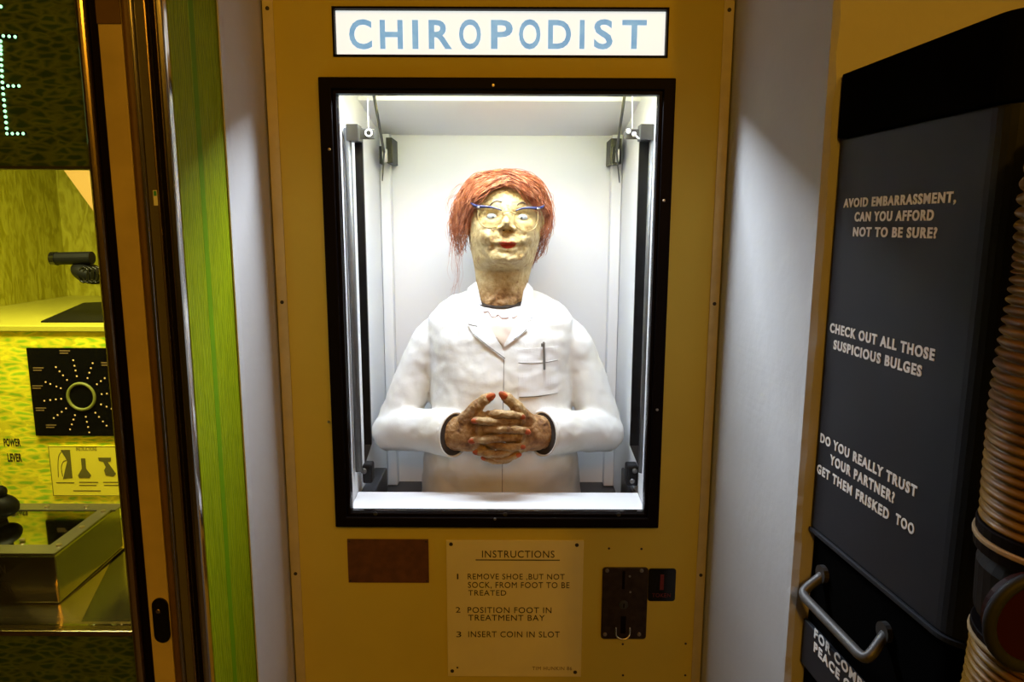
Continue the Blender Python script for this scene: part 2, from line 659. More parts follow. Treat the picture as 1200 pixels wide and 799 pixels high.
# frisking machine
M['slate'] = simple('slate_metal', (0.024, 0.027, 0.034), 0.55, 0.0, var=0.06, scale=8, spec=0.2)
M['capblack'] = simple('matt_black_cap', (0.003, 0.003, 0.003), 0.9, spec=0.0)
M['letter'] = simple('white_vinyl_letter', (0.90, 0.89, 0.86), 0.5)
m = N('amber_ribbed_hose')
n1 = m.n('ShaderNodeTexNoise', Scale=40.0, Detail=3.0)
m.l(m.coord(), n1.inputs['Vector'])
m.l(m.ramp(n1.outputs['Fac'], [(0.3, (0.17, 0.075, 0.006)), (0.7, (0.30, 0.155, 0.016))]), m.b.inputs['Base Color'])
m.b.inputs['Roughness'].default_value = 0.35
m.b.inputs['Specular IOR Level'].default_value = 0.15
M['hose'] = m.m
M['darkred'] = simple('dark_red_disc', (0.03, 0.006, 0.005), 0.5, spec=0.1)
M['tan'] = simple('tan_band', (0.42, 0.28, 0.13), 0.5)

# ------------------------------------------------------------------ the room
obj_floor = struct(obj('floor', Box(-2.2, 2.2, -2.0, 2.2, -0.1, 0.0), M['floor']))
struct(obj('ceiling', Box(-2.2, 2.2, -2.0, 2.2, 2.75, 2.85), M['ceil']))
struct(obj('wall_back', Box(-2.2, 2.2, 2.0, 2.1, 0, 2.75), M['plaster']))


def rough_wall(x0, x1, y0, y1, edge_x, xb):
    """plaster pier with a worn, slightly wavy front corner"""
    bm = bmesh.new()
    zs = [2.75 * i / 220 for i in range(221)]
    rs = []
    for z in zs:
        j = noise.noise(Vector((z * 9, 3.1, 0))) * 0.004 + noise.noise(Vector((z * 40, 7.7, 0))) * 0.0022
        k = noise.noise(Vector((z * 13, 1.1, 5))) * 0.003
        s = 1 if edge_x == x0 else -1
        c = 0.006
        if s == 1:
            rs.append([(xb, y1, z), (xb, 1.19, z), (x0 + k * 0.3, y0 + c * 3, z), (x0 + j * 0.5, y0 + c + j, z), (x0 + c + j, y0 + k * 0.4, z), (x0 + c * 3, y0, z), (x1, y0, z), (x1, y1, z)])
        else:
            rs.append([(x0, y1, z), (x0, y0, z), (x1, y0, z), (x1, y0 + c * 3, z), (xb, 1.19, z), (xb, y1, z)])
    rings(bm, rs)
    return bm


WX = P(960, 265, 0.845).x
struct(obj('wall_right', rough_wall(WX, 1.7, 0.845, 2.0, WX, 0.3585), M['plaster'], sm=False))
LX = -0.4185
LY = 1.2 * LX / P(255, 0, 1.2).x
struct(obj('wall_left', rough_wall(-0.4205, LX, LY, 2.0, LX, -0.4070), M['plaster']))

# ------------------------------------------------------------------ chiropodist machine
FY = 1.2
XL, XR = -0.4004, 0.3522
WIN = (-0.289, 0.239, 0.9905, 1.7132)
FR = (-0.3160, 0.2645, 0.9655, 1.7380)
sa, sb = P(390.5, 9.5, FY), P(780.5, 66, FY)
SIGN = (sa.x, sb.x, sb.z, sa.z)
mc = thing('slot_machine', (-0.024, FY + 0.25, 0), 'cream coin operated cabinet with lit window and blue lettered chiropodist sign', 'slot machine')
body = plate(bmesh.new(), XL, XR, 0.02, 2.12, FY, FY + 0.014, [(WIN[0] - 0.0056, WIN[1] + 0.0056, WIN[2] - 0.0056, WIN[3] + 0.0056), SIGN])
obj('front_panel', body, M['cream'], mc)
sh = bmesh.new()
box(sh, XL, XL + 0.014, FY + 0.0145, 1.72, 0.02, 2.12)
box(sh, XR - 0.014, XR, FY + 0.0145, 1.72, 0.02, 2.12)
box(sh, XL + 0.014, XR - 0.014, FY + 0.0145, 1.72, 2.105, 2.12)
box(sh, XL + 0.014, XR - 0.014, FY + 0.0145, 1.72, 0.0, 0.02)
box(sh, XL + 0.014, XR - 0.014, 1.705, 1.72, 0.02, 2.105)
obj('cabinet_shell', sh, M['cream'], mc)
for side in (0, 1):
    bm = bmesh.new()
    if side == 0:
        xs = (XL - 0.004, XL + 0.0135)
        prism(bm, [(xs[0], FY - 0.0022), (xs[1], FY - 0.0022), (xs[1], FY - 0.0002), (XL - 0.0005, FY - 0.0002), (XL - 0.0005, FY + 0.02), (xs[0], FY + 0.02)], 'z', 0.03, 2.11)
    else:
        xs = (XR - 0.0125, XR + 0.004)
        prism(bm, [(xs[0], FY - 0.0022), (xs[1], FY - 0.0022), (xs[1], FY + 0.02), (XR + 0.0005, FY + 0.02), (XR + 0.0005, FY - 0.0002), (xs[0], FY - 0.0002)], 'z', 0.03, 2.11)
    st = obj('corner_strip', bm, M['strip'], mc, bevel=0.0006)
    st['label'] = ('left' if side == 0 else 'right') + ' metal corner strip with dark screws'
    for z in (0.36, 0.60, 0.87, 1.37, 1.845):
        cx = (xs[0] + xs[1]) / 2
        obj('screw', disc(bmesh.new(), (cx, FY - 0.0021, z), 0.0032, 0.0016), M['screw'], st)

# lit sign
sg = obj('sign_panel', Box(SIGN[0] + 0.0005, SIGN[1] - 0.0005, FY + 0.010, FY + 0.0135, SIGN[2] + 0.0005, SIGN[3] - 0.0005), M['signface'], mc)
sg['label'] = 'backlit white sign reading CHIROPODIST'
fr = plate(bmesh.new(), SIGN[0] - 0.0025, SIGN[1] + 0.0025, SIGN[2] - 0.0025, SIGN[3] + 0.0025, FY - 0.002, FY + 0.0098, [(SIGN[0] + 0.001, SIGN[1] - 0.001, SIGN[2] + 0.001, SIGN[3] - 0.001)])
obj('sign_border', fr, M['black'], mc)
LET = [('C', 235, 290), ('H', 312, 368), ('I', 393, 407), ('R', 434, 492), ('O', 510, 565), ('P', 590, 645), ('O', 660, 715), ('D', 733, 792), ('I', 812, 826), ('S', 848, 897), ('T', 918, 982)]
for ch, a, b in LET:
    ya, yb = (123, 50)
    if ch in 'COS':
        ya, yb = 124, 48
    p0 = P(300 + a / 2.143, ya / 2.143, FY + 0.0096)
    p1 = P(300 + b / 2.143, yb / 2.143, FY + 0.0096)
    lm = text_mesh(ch, (p0.x, FY + 0.0096, p0.z), (1, 0, 0), (0, 0, 1), p1.x - p0.x, p1.z - p0.z, 0.0006, 0.024 if ch != 'I' else 0.0, fit_caps=False)
    obj('letter', lm, M['signblue'], sg)

# window frame
fb = plate(bmesh.new(), FR[0], FR[1], FR[2], FR[3], FY - 0.014, FY - 0.0003, [(WIN[0] - 0.006, WIN[1] + 0.006, WIN[2] - 0.006, WIN[3] + 0.006)])
wf = obj('window_frame', fb, M['black'], mc, bevel=0.002)
ib = plate(bmesh.new(), WIN[0] - 0.0055, WIN[1] + 0.0055, WIN[2] - 0.0055, WIN[3] + 0.0055, FY - 0.009, FY + 0.0135, [(WIN[0], WIN[1], WIN[2], WIN[3])])
obj('glazing_bead', ib, M['black'], wf, bevel=0.001)
for px, py in ((578, 100), (386, 175), (385, 494), (580, 608), (770, 480), (778, 235)):
    p = P(px, py, FY - 0.014)
    obj('screw', disc(bmesh.new(), (p.x, FY - 0.0142, p.z), 0.0024, 0.0014), M['bright_screw'], wf)
for px in (440, 592, 725):
    p = P(px, 598, FY - 0.008)
    obj('screw', disc(bmesh.new(), (p.x, FY - 0.0088, WIN[2] - 0.001), 0.0038, 0.002), M['darksteel'], wf)
obj('window_glass', Box(WIN[0] + 0.0005, WIN[1] - 0.0005, FY + 0.003, FY + 0.007, WIN[2] + 0.0005, WIN[3] - 0.0005), M['glass'], mc)

# white case interior
IX0, IX1, IB, IZ0, IZ1 = -0.297, 0.245, 1.63, 0.885, 1.702
ci = bmesh.new()
box(ci, IX0 - 0.01, IX0, FY + 0.0145, IB, IZ0, 1.80)
box(ci, IX1, IX1 + 0.01, FY + 0.0145, IB, IZ0, 1.80)
box(ci, IX0 - 0.01, IX1 + 0.01, IB, IB + 0.01, IZ0, 1.80)
obj('case_lining', ci, M['white'], mc)
ce = bmesh.new()
prism(ce, [(1.40, 1.738), (IB, IZ1), (IB, 1.80), (1.40, 1.80)], 'x', IX0, IX1)
box(ce, IX0, IX1, FY + 0.0145, 1.3995, 1.79, 1.80)
obj('case_ceiling', ce, M['white'], mc)
lt = obj('lamp_tube', Tube([(IX0 + 0.02, 1.29, 1.778), (IX1 - 0.02, 1.29, 1.778)], 0.007, 14), emit('tube_glow', (0.95, 0.97, 1.0), 3.0), mc)
obj('case_floor', Box(IX0, IX1, FY + 0.0145, IB, IZ0 - 0.01, IZ0), M['dark_floor'], mc)
lg = bmesh.new()
prism(lg, [(FY + 0.008, IZ0 + 0.001), (FY + 0.008, 0.9865), (1.286, 0.9935), (1.290, 0.990), (1.290, IZ0 + 0.001)], 'x', IX0 + 0.001, IX1 - 0.001)
ledge = obj('front_ledge', lg, M['ledge'], mc, bevel=0.001)
# corner boards of the back wall
for x0, x1 in ((IX0 + 0.001, IX0 + 0.024), (IX1 - 0.024, IX1 - 0.001)):
    obj('corner_board', Box(x0, x1, IB - 0.03, IB - 0.001, IZ0 + 0.001, IZ1 - 0.001), M['white'], mc, bevel=0.002)
# dark trays at the bottom corners
for a, b in ((412, 446), (735, 757)):
    q0, q1 = P(a, 563, 1.36), P(b, 577, 1.36)
    x0, x1 = max(q0.x, IX0 + 0.002), min(q1.x, IX1 - 0.002)
    obj('corner_tray', Box(x0, x1, 1.30, 1.44, IZ0 + 0.001, q0.z), M['dark_floor'], mc, bevel=0.003)


def ext(name, pxa, pxb, pya, pyb, Y, dep, mat, par=mc, bevel=0.001):
    a, b = P(pxa, pya, Y), P(pxb, pyb, Y)
    return obj(name, Box(a.x, b.x, Y, Y + dep, b.z, a.z), mat, par, bevel=bevel)


for s in (0, 1):
    # vertical guide: steel tube plus flat black bar, with end blocks
    if s == 0:
        xt = P(411, 265, 1.262).x
        xb0, xb1 = P(418.5, 265, 1.285).x, P(427.5, 265, 1.285).x
    else:
        xt = P(762, 265, 1.262).x
        xb0, xb1 = P(746.5, 265, 1.285).x, P(757.5, 265, 1.285).x
    zt, zb = P(411, 150, 1.262).z, P(411, 552, 1.262).z
    gp = obj('guide_tube', Tube([(xt, 1.262, zb), (xt, 1.262, zt)], 0.0068, 16), M['steel'], mc, sm=True)
    obj('guide_bar', Box(xb0, xb1, 1.285, 1.292, P(420, 521, 1.285).z, P(420, 150, 1.285).z), M['blackmetal'], mc)
    obj('guide_tube', Tube([(xt + (-0.013 if s == 0 else 0.011), 1.235, zb - 0.01), (xt + (-0.013 if s == 0 else 0.011), 1.235, zt - 0.005)], 0.0035, 12), M['steel'], mc, sm=True)
    # foot of the bar: sloping gusset
    gz0, gz1 = P(420, 521, 1.285).z, P(420, 545, 1.285).z
    pts = [(xb0, gz0), (xb1, gz0), (xb0 if s == 0 else xb1, gz1)]
    obj('gusset', prism(bmesh.new(), pts, 'y', 1.284, 1.291), M['darksteel'], mc)
    if s == 0:
        top = ext('clamp_block', 405, 420, 145, 165, 1.255, 0.03, M['darksteel'])
        ext('eye_plate', 420, 439, 151, 163, 1.27, 0.005, M['darksteel'])
        c = P(432, 156, 1.268)
        ringb = bmesh.new()
        tube(ringb, [(c.x + 0.0055 * math.cos(a * math.pi / 8), 1.267, c.z + 0.0055 * math.sin(a * math.pi / 8)) for a in range(17)], 0.0016, 8, caps=False)
        obj('cord_eyelet', ringb, M['whiteplastic'], mc, sm=True)
        obj('cord', Tube([P(431, 116, 1.27), P(431.5, 150, 1.268)], 0.0009, 6), M['string'], mc)
        bl = ext('end_block', 424, 436, 545, 567, 1.292, 0.03, M['blackmetal'], bevel=0.004)
        b = P(426, 552, 1.288)
        obj('bolt', ellipsoid(bmesh.new(), (b.x, 1.289, b.z), 0.006, 0.004, 0.006), M['steel'], bl, sm=True)
    else:
        top = ext('clamp_block', 751, 770, 145, 164, 1.255, 0.03, M['darksteel'])
        ext('eye_plate', 733, 751, 151, 163, 1.27, 0.005, M['darksteel'])
        for q in ((736.5, 154), (743, 157.5)):
            c = P(*q, 1.268)
            obj('cord_knot', ellipsoid(bmesh.new(), (c.x, 1.266, c.z), 0.0042, 0.003, 0.0045), M['whiteplastic'], mc, sm=True)
        obj('cord_end', Tube([P(744, 158, 1.266), P(748, 162, 1.264), P(753, 163, 1.264)], 0.0016, 8), M['whiteplastic'], mc, sm=True)
        obj('cord', Tube([P(741, 112, 1.27), P(741, 150, 1.268)], 0.0009, 6), M['string'], mc)
        bl = ext('end_block', 735, 748, 546, 570, 1.292, 0.03, M['blackmetal'], bevel=0.004)
        for q in ((744, 552), (741, 564)):
            b = P(*q, 1.288)
            obj('bolt', ellipsoid(bmesh.new(), (b.x, 1.289, b.z), 0.005, 0.004, 0.005), M['steel'], bl, sm=True)
    # rod running down to the pulley bracket at the back corner
    if s == 0:
        r0, r1, q0, q1, w0, w1, tail = P(437.5, 108, 1.34), P(450, 178, 1.52), (452, 161), (460, 191), 448.5, 453, P(448, 212, 1.53)
    else:
        r0, r1, q0, q1, w0, w1, tail = P(732.5, 108, 1.34), P(722.5, 178, 1.52), (716, 162), (728, 192), 721, 725, P(726, 214, 1.53)
    obj('rod', Tube([r0, r1], 0.0028, 10), M['darksteel'], mc, sm=True)
    br = ext('pulley_bracket', q0[0], q1[0], q0[1], q1[1], 1.555, 0.0735, M['blackmetal'])
    a, b = P(w0, 174, 1.54), P(w1, 190, 1.54)
    cz = (a.z + b.z) / 2
    obj('pulley_wheel', Tube([(a.x, 1.545, cz), (b.x, 1.545, cz)], 0.014, 18), M['whiteplastic'], br)
    obj('pulley_cover', Box(min(a.x, b.x) - 0.006, min(a.x, b.x) - 0.001, 1.53, 1.56, b.z - 0.004, a.z + 0.004), M['blackmetal'], br)
    obj('cord', Tube([r1, tail], [0.0022, 0.0012], 8), M['darksteel'], mc)

# plaque, instruction plate, coin slot
a, b = P(407, 631, FY), P(503, 682, FY)
pq = obj('brown_plaque', Box(a.x, b.x, FY - 0.003, FY - 0.0002, b.z, a.z), M['brown'], mc, bevel=0.0006)
for x in (a.x + 0.004, b.x - 0.004):
    for z in (a.z - 0.004, b.z + 0.004):
        obj('screw', disc(bmesh.new(), (x, FY - 0.003, z), 0.0018, 0.0008), M['screw'], pq)
a, b = P(523, 632, FY), P(680.5, 791.5, FY)
ip = obj('instruction_plate', Box(a.x, b.x, FY - 0.004, FY - 0.0002, b.z, a.z), M['plate'], mc, bevel=0.0008)
ip['label'] = 'cream plate with hand lettered instructions'
for px, py in ((528.5, 637.5), (676, 638.5), (530, 786), (674, 787.5), (536, 782)):
    p = P(px, py, FY - 0.004)
    r = 0.0035 if px != 536 else 0.0018
    obj('screw', disc(bmesh.new(), (p.x, FY - 0.0041, p.z), r, 0.001), M['screw'], ip)


def ytext(name, s, x0, x1, yb, yt, Y, mat, par, bold=0.0, d=0.0004):
    a, b = P(x0, yb, Y), P(x1, yt, Y)
    return obj(name, text_mesh(s, (a.x, Y - d * 0.55, a.z), (1, 0, 0), (0, 0, 1), b.x - a.x, b.z - a.z, d, bold, space=1.1), mat, par)


def c3(x, y):
    return 390 + x / 2.79, 600 + y / 2.79


YP = FY - 0.004
for s, x0, x1, yb, yt in (('INSTRUCTIONS', 488, 725, 148, 126), ('1', 406, 410.5, 219, 201), ('REMOVE SHOE ,BUT NOT', 441, 758, 219, 202),
                          ('SOCK, FROM FOOT TO BE', 442, 774, 247, 229), ('TREATED', 443, 567, 272, 255), ('2', 402, 417, 328, 310),
                          ('POSITION FOOT IN', 441, 715, 329, 311), ('TREATMENT BAY', 443, 693, 354, 336), ('3', 404, 420, 408, 390),
                          ('INSERT COIN IN SLOT', 443, 742, 408, 390)):
    q0, q1 = c3(x0, yb), c3(x1, yt)
    ytext('lettering', s, q0[0], q1[0], q0[1], q1[1], YP, M['ink'], ip, 0.0)
q0, q1 = c3(652, 516), c3(782, 505)
ytext('lettering', 'TIM HUNKIN 86', q0[0], q1[0], q0[1], q1[1], YP, M['fadedink'], ip, 0.0)
q0, q1 = P(*c3(467, 157.5), YP), P(*c3(742, 155.5), YP)
obj('underline', Box(q0.x, q1.x, YP - 0.0004, YP + 0.0002, q0.z, q1.z), M['ink'], ip)

a, b = P(706, 664, FY), P(756.5, 747.5, FY)
cpb = bmesh.new()


def rrect(x0, x1, z0, z1, r, k=5):
    out = []
    for cx, cz, a0 in ((x1 - r, z1 - r, 0), (x0 + r, z1 - r, 90), (x0 + r, z0 + r, 180), (x1 - r, z0 + r, 270)):
        for i in range(k + 1):
            t = R(a0 + 90 * i / k)
            out.append((cx + r * math.cos(t), cz + r * math.sin(t)))
    return out


prism(cpb, rrect(a.x, b.x, b.z, a.z, 0.006), 'y', FY - 0.004, FY - 0.0002)
cp = obj('coin_slot_plate', cpb, M['coin'], mc, bevel=0.0008)
for px, py in ((711.5, 668.5), (752, 668.5), (709, 743), (749, 743)):
    p = P(px, py, FY - 0.004)
    obj('screw', disc(bmesh.new(), (p.x, FY - 0.0041, p.z), 0.0036, 0.0016), M['bright_screw'], cp)
p0, p1 = P(729.5, 669, FY - .004), P(732, 690, FY - .004)
obj('coin_slot', Box(p0.x, p1.x, FY - 0.0046, FY - 0.0035, p1.z, p0.z), M['black'], cp)
for px, py in ((738, 675), (738.5, 693.5)):
    p = P(px, py, FY - .004)
    obj('rivet', disc(bmesh.new(), (p.x, FY - 0.0041, p.z), 0.0020, 0.0014), M['bright_screw'], cp)
p = P(730.5, 708, FY - .004)
lk = obj('lock_barrel', disc(bmesh.new(), (p.x, FY - 0.004, p.z), 0.0085, 0.005, n=24), M['darksteel'], cp, sm=False)
obj('keyhole', Box(p.x - 0.001, p.x + 0.001, FY - 0.0098, FY - 0.0085, p.z - 0.004, p.z + 0.004), M['black'], lk)
p0, p1 = P(727.5, 722, FY - .004), P(733, 742, FY - .004)
obj('return_slot', Box(p0.x, p1.x, FY - 0.0046, FY - 0.0035, p1.z, p0.z), M['black'], cp)
q = [P(722, 735, FY - .006), P(722, 744, FY - .010), P(726, 748, FY - .013), P(731, 749, FY - .014), P(735.5, 747, FY - .013), P(738, 743, FY - .010), P(738, 735, FY - .006)]
obj('return_cup', Tube(catmull(q, 4), 0.0016, 8), M['chrome'], cp, sm=True)
a, b = P(760, 665.5, FY), P(790.5, 703.5, FY)
tb = prism(bmesh.new(), rrect(a.x, b.x, b.z, a.z, 0.005), 'y', FY - 0.003, FY - 0.0002)
td = obj('price_window', tb, M['gloss_black'], mc, bevel=0.0006)
p0, p1 = P(774, 673, FY - .003), P(777.5, 691, FY - .003)
obj('price_digit', Box(p0.x, p1.x, FY - 0.0035, FY - 0.0025, p1.z, p0.z), M['red'], td)
ytext('lettering', 'TOKEN', 764, 786, 699.5, 695, FY - 0.003, M['red'], td)
for px, py in ((713.7, 642.5), (751.7, 643), (729.8, 754.5), (803.5, 754), (803, 791), (730, 791)):
    p = P(px, py, FY)
    obj('screw_hole', disc(bmesh.new(), (p.x, FY - 0.0001, p.z), 0.0022, 0.0008), M['screw'], mc)

# ------------------------------------------------------------------ figure
FX = -0.0178
fig = thing('automaton_figure', (FX - 0.002, 1.42, IZ0 + 0.001), 'papier mache woman with orange hair in white coat, hands folded, inside the lit case', 'figure')
fig['category'] = 'figure'

HEAD = [  # photo row, half width, centre column, front depth, back depth
    (203, 3, 594, 1.428, 1.450), (205, 14, 594, 1.405, 1.480), (209, 25, 594, 1.385, 1.505), (216, 34, 594, 1.368, 1.520),
    (226, 40, 593.6, 1.358, 1.528), (238, 43, 593, 1.353, 1.532), (250, 44, 592, 1.352, 1.533), (265, 43.5, 591.6, 1.353, 1.530),
    (280, 41.5, 591, 1.354, 1.523), (292, 39, 590.6, 1.356, 1.515), (301, 36.8, 590.2, 1.359, 1.507), (309, 35, 589.8, 1.368, 1.502),
    (316, 33.4, 589.2, 1.380, 1.497), (328, 31.3, 588.5, 1.387, 1.490), (342, 30, 587.6, 1.386, 1.485), (352, 29.5, 587, 1.380, 1.484),
    (358, 28, 587, 1.378, 1.482), (364, 24, 587, 1.381, 1.475), (372, 20, 587, 1.40, 1.47)]


def G(x, y, cx, cy, sx, sy):
    return math.exp(-((x - cx) / sx) ** 2 / 2 - ((y - cy) / sy) ** 2 / 2)


def face_disp(px, py):
    d = 0.0
    d += 0.020 * G(px, py, 594, 261, 3.8, 4.2)
    d += 0.013 * G(px, py, 594.5, 252, 3.6, 7.5)
    d += 0.008 * (G(px, py, 587.5, 266.5, 3.0, 2.6) + G(px, py, 601.5, 267.5, 3.0, 2.6))
    d -= 0.010 * (G(px, py, 591, 269.3, 1.5, 1.4) + G(px, py, 598, 269.8, 1.5, 1.4))
    d -= 0.0085 * (G(px, py, 577, 254.5, 8.5, 4.6) + G(px, py, 611.5, 255.5, 8.5, 4.6))
    e = math.sqrt(((px - 594) / 33.0) ** 2 + ((py - 272) / 38.0) ** 2)
    t = min(1.0, max(0.0, (1.06 - e) / 0.20))
    d += 0.0065 * t * t * (3 - 2 * t) * min(1.0, max(0.0, (py - 252) / 14.0))
    d += 0.010 * (G(px, py, 571, 275, 10, 8) + G(px, py, 617, 276, 10, 8))
    d += 0.009 * G(px, py, 594, 284, 16, 11)
    d += 0.013 * G(px, py, 593, 303, 17, 6.5)
    d -= 0.006 * G(px, py, 592, 315, 22, 4)
    d += 0.0055 * G(px, py, 595, 282.2, 9, 1.9) + 0.003 * G(px, py, 595, 290.0, 8, 2.2)
    d -= 0.0055 * G(px, py, 595, 286.0, 11, 1.1)
    d -= 0.004 * G(px, py, 594, 276, 2.2, 3)
    d -= 0.004 * (G(px, py, 580, 276, 2.2, 8) + G(px, py, 609, 276, 2.2, 8))
    return d * 1.45


def build_head():
    bm = bmesh.new()
    rows, segs = 130, 150
    rs = []
    for j in range(rows):
        py = 203 + (372 - 203) * j / (rows - 1)
        hw, cx, yf, yb = interp(HEAD, py)
        c = P(cx, py, 1.43)
        r = hw * 1.43 / FPX
        ym = (yf + yb) / 2 + 0.012
        ring = []
        for i in range(segs):
            a = 2 * math.pi * i / segs
            ca, sa_ = math.cos(a), math.sin(a)
            e = 2 / 2.25
            x = math.copysign(abs(ca) ** e, ca) * r
            y = math.copysign(abs(sa_) ** e, sa_)
            if y < 0:
                Y = ym + y * (ym - yf)
                px = cx + x / r * hw
                fac = min(1, max(0, -y * 1.8 - 0.25))
                d = face_disp(px, py) * fac
                amp = 0.0012
                if 262 < py < 312:
                    amp += 0.0016 * min(1, (py - 262) / 6, (312 - py) / 6)
                    d += noise.noise(Vector((c.x + x, 0, c.z)) * 210) * 0.0014
                if py > 335:
                    amp += 0.003 * min(1, (py - 335) / 12)
                q = Vector((c.x + x, Y, c.z))
                d += noise.noise(q * 130) * amp + noise.noise(q * 60) * amp
                Y -= d
            else:
                Y = ym + y * (yb - ym)
            ring.append((c.x + x, Y, c.z))
        rs.append(ring)
    rings(bm, rs)
    return bm


def mesh_of(bm):
    bmesh.ops.recalc_face_normals(bm, faces=bm.faces[:])
    me = bpy.data.meshes.new('m')
    bm.to_mesh(me)
    bm.free()
    return me


def bvh_of(me):
    return BVHTree.FromPolygons([v.co.copy() for v in me.vertices], [tuple(p.vertices) for p in me.polygons])


head_me = mesh_of(build_head())
head_bvh = bvh_of(head_me)


def hit(bvh, x, z, y0=0.9, fallback=None):
    r = bvh.ray_cast(Vector((x, y0, z)), Vector((0, 1, 0)), 1.2)
    return r[0].y if r[0] is not None else fallback


def decal(bvh, pts, Y, off, th, cuts=3, fb=1.36, offf=None):
    """thin shaped piece lying on a curved surface; pts are photo positions at depth Y"""
    bm = bmesh.new()
    vs = []
    for x, y in pts:
        p = P(x, y, Y)
        vs.append(bm.verts.new((p.x, 0, p.z)))
    f = bm.faces.new(vs)
    bmesh.ops.triangulate(bm, faces=[f])
    for _ in range(cuts):
        bmesh.ops.subdivide_edges(bm, edges=bm.edges[:], cuts=1, use_grid_fill=True)
    bmesh.ops.triangulate(bm, faces=bm.faces[:])
    last = fb
    for v in bm.verts:
        h = hit(bvh, v.co.x, v.co.z)
        if h is None:
            h = last
        last = h
        v.co.y = h - off - (offf(v.co) if offf else 0)
    ret = bmesh.ops.extrude_face_region(bm, geom=bm.faces[:])
    for g in ret['geom']:
        if isinstance(g, bmesh.types.BMVert):
            g.co.y -= th
    return bm


def line_decal(bvh, pts, Y, off, r, n=6, k=5):
    path = []
    for q in catmull([Vector((x, y, 0)) for x, y in pts], k):
        p = P(q.x, q.y, Y)
        h = hit(bvh, p.x, p.z, fallback=None)
        if h is None:
            continue
        path.append(Vector((p.x, h - off, p.z)))
    return Tube(path, r, n)


# --- hands and arms
def PV(t):
    return P(*t)


def hand(side):
    """side 0: the hand at the left of the photo, 1: the one at the right"""
    bms = []
    if side == 0:
        fingers = [[(563, 488.5, 1.270), (580, 485, 1.258), (597, 485.5, 1.254), (611, 487.5, 1.260)],
                   [(564, 504, 1.268), (582, 502.5, 1.255), (602, 503, 1.252), (617, 505, 1.260)],
                   [(564, 514, 1.270), (581, 521.5, 1.258), (598, 524, 1.254), (611, 523, 1.260)],
                   [(562, 522, 1.274), (577, 534.5, 1.264), (592, 537.5, 1.260), (607, 532.5, 1.263)]]
        rads = [0.0081, 0.0084, 0.0080, 0.0072]
        thumb = [(543, 494, 1.288), (555, 480, 1.272), (566, 470, 1.266), (574.5, 464.5, 1.264)]
        fore = [(500, 505, 1.345), (527, 508, 1.308), (538, 508, 1.296), (554, 507, 1.288), (582, 510, 1.287)]
        fr_ = [(0.027, 0.027), (0.028, 0.030), (0.026, 0.034), (0.021, 0.038), (0.013, 0.036)]
    else:
        fingers = [[(609, 492, 1.271), (591, 494.5, 1.258), (573, 493.5, 1.253), (557, 492.5, 1.256)],
                   [(609, 511, 1.269), (591, 512.8, 1.256), (571, 514.5, 1.253), (554, 516, 1.258)],
                   [(608, 522, 1.271), (591, 530.5, 1.258), (574, 531.5, 1.255), (559, 529.5, 1.258)],
                   [(609, 526, 1.276), (595, 538, 1.267), (581, 540.0, 1.263), (568, 536.5, 1.263)]]
        rads = [0.0081, 0.0084, 0.0080, 0.0072]
        thumb = [(620, 494, 1.288), (609, 481, 1.272), (598.5, 470, 1.266), (590.5, 463, 1.264)]
        fore = [(668, 505, 1.345), (641, 507, 1.308), (632, 507, 1.298), (618, 507, 1.290), (592, 510, 1.288)]
        fr_ = [(0.027, 0.027), (0.027, 0.030), (0.026, 0.034), (0.021, 0.037), (0.013, 0.036)]
    # forearm, wrist and palm: flattened sections
    path = catmull([PV(t) for t in fore], 5)
    rr = []
    for i in range(len(path)):
        k = min(i / 5, len(fr_) - 1)
        a, b = int(k), min(int(k) + 1, len(fr_) - 1)
        rr.append(tuple(p + (q - p) * (k - a) for p, q in zip(fr_[a], fr_[b])))
    rs = []
    for (p, t, u, v), (ra, rb) in zip(frames(path), rr):
        zz = Vector((0, 0, 1))
        side_v = t.cross(zz).normalized()
        up_v = side_v.cross(t).normalized()
        rs.append([p + side_v * math.cos(2 * math.pi * i / 18) * ra + up_v * math.sin(2 * math.pi * i / 18) * rb for i in range(18)])
    b = bmesh.new()
    rings(b, rs)
    bms.append(b)
    # heel of the thumb
    th = catmull([PV(t) for t in thumb], 5)
    bms.append(Tube(th, [0.0145 - 0.0055 * (i / (len(th) - 1)) + 0.0008 * math.sin(i * 1.2) for i in range(len(th))], 12, rounded=True))
    tips = [(th[-1], (th[-1] - th[-3]).normalized(), 0.0088)]
    for f, r in zip(fingers, rads):
        pa = catmull([PV(t) for t in f], 5)
        n = len(pa) - 1
        rd = []
        for i in range(n + 1):
            t = i / n
            kn = 0.0009 * (math.exp(-((t - 0.36) / 0.06) ** 2) + math.exp(-((t - 0.70) / 0.06) ** 2))
            rd.append(r * (1.06 - 0.24 * t) + kn)
        bms.append(Tube(pa, rd, 12, rounded=True))
        tips.append((pa[-1], (pa[-1] - pa[-3]).normalized(), rd[-1]))
        # knuckle
        kb = bmesh.new()
        ellipsoid(kb, pa[0], r * 1.35, r * 1.3, r * 1.3)
        bms.append(kb)
    me = remesh(bms, 0.0019, 3, 0.5)
    rumple(me, 0.0011, 140, 0.0008, 330)
    return me, tips


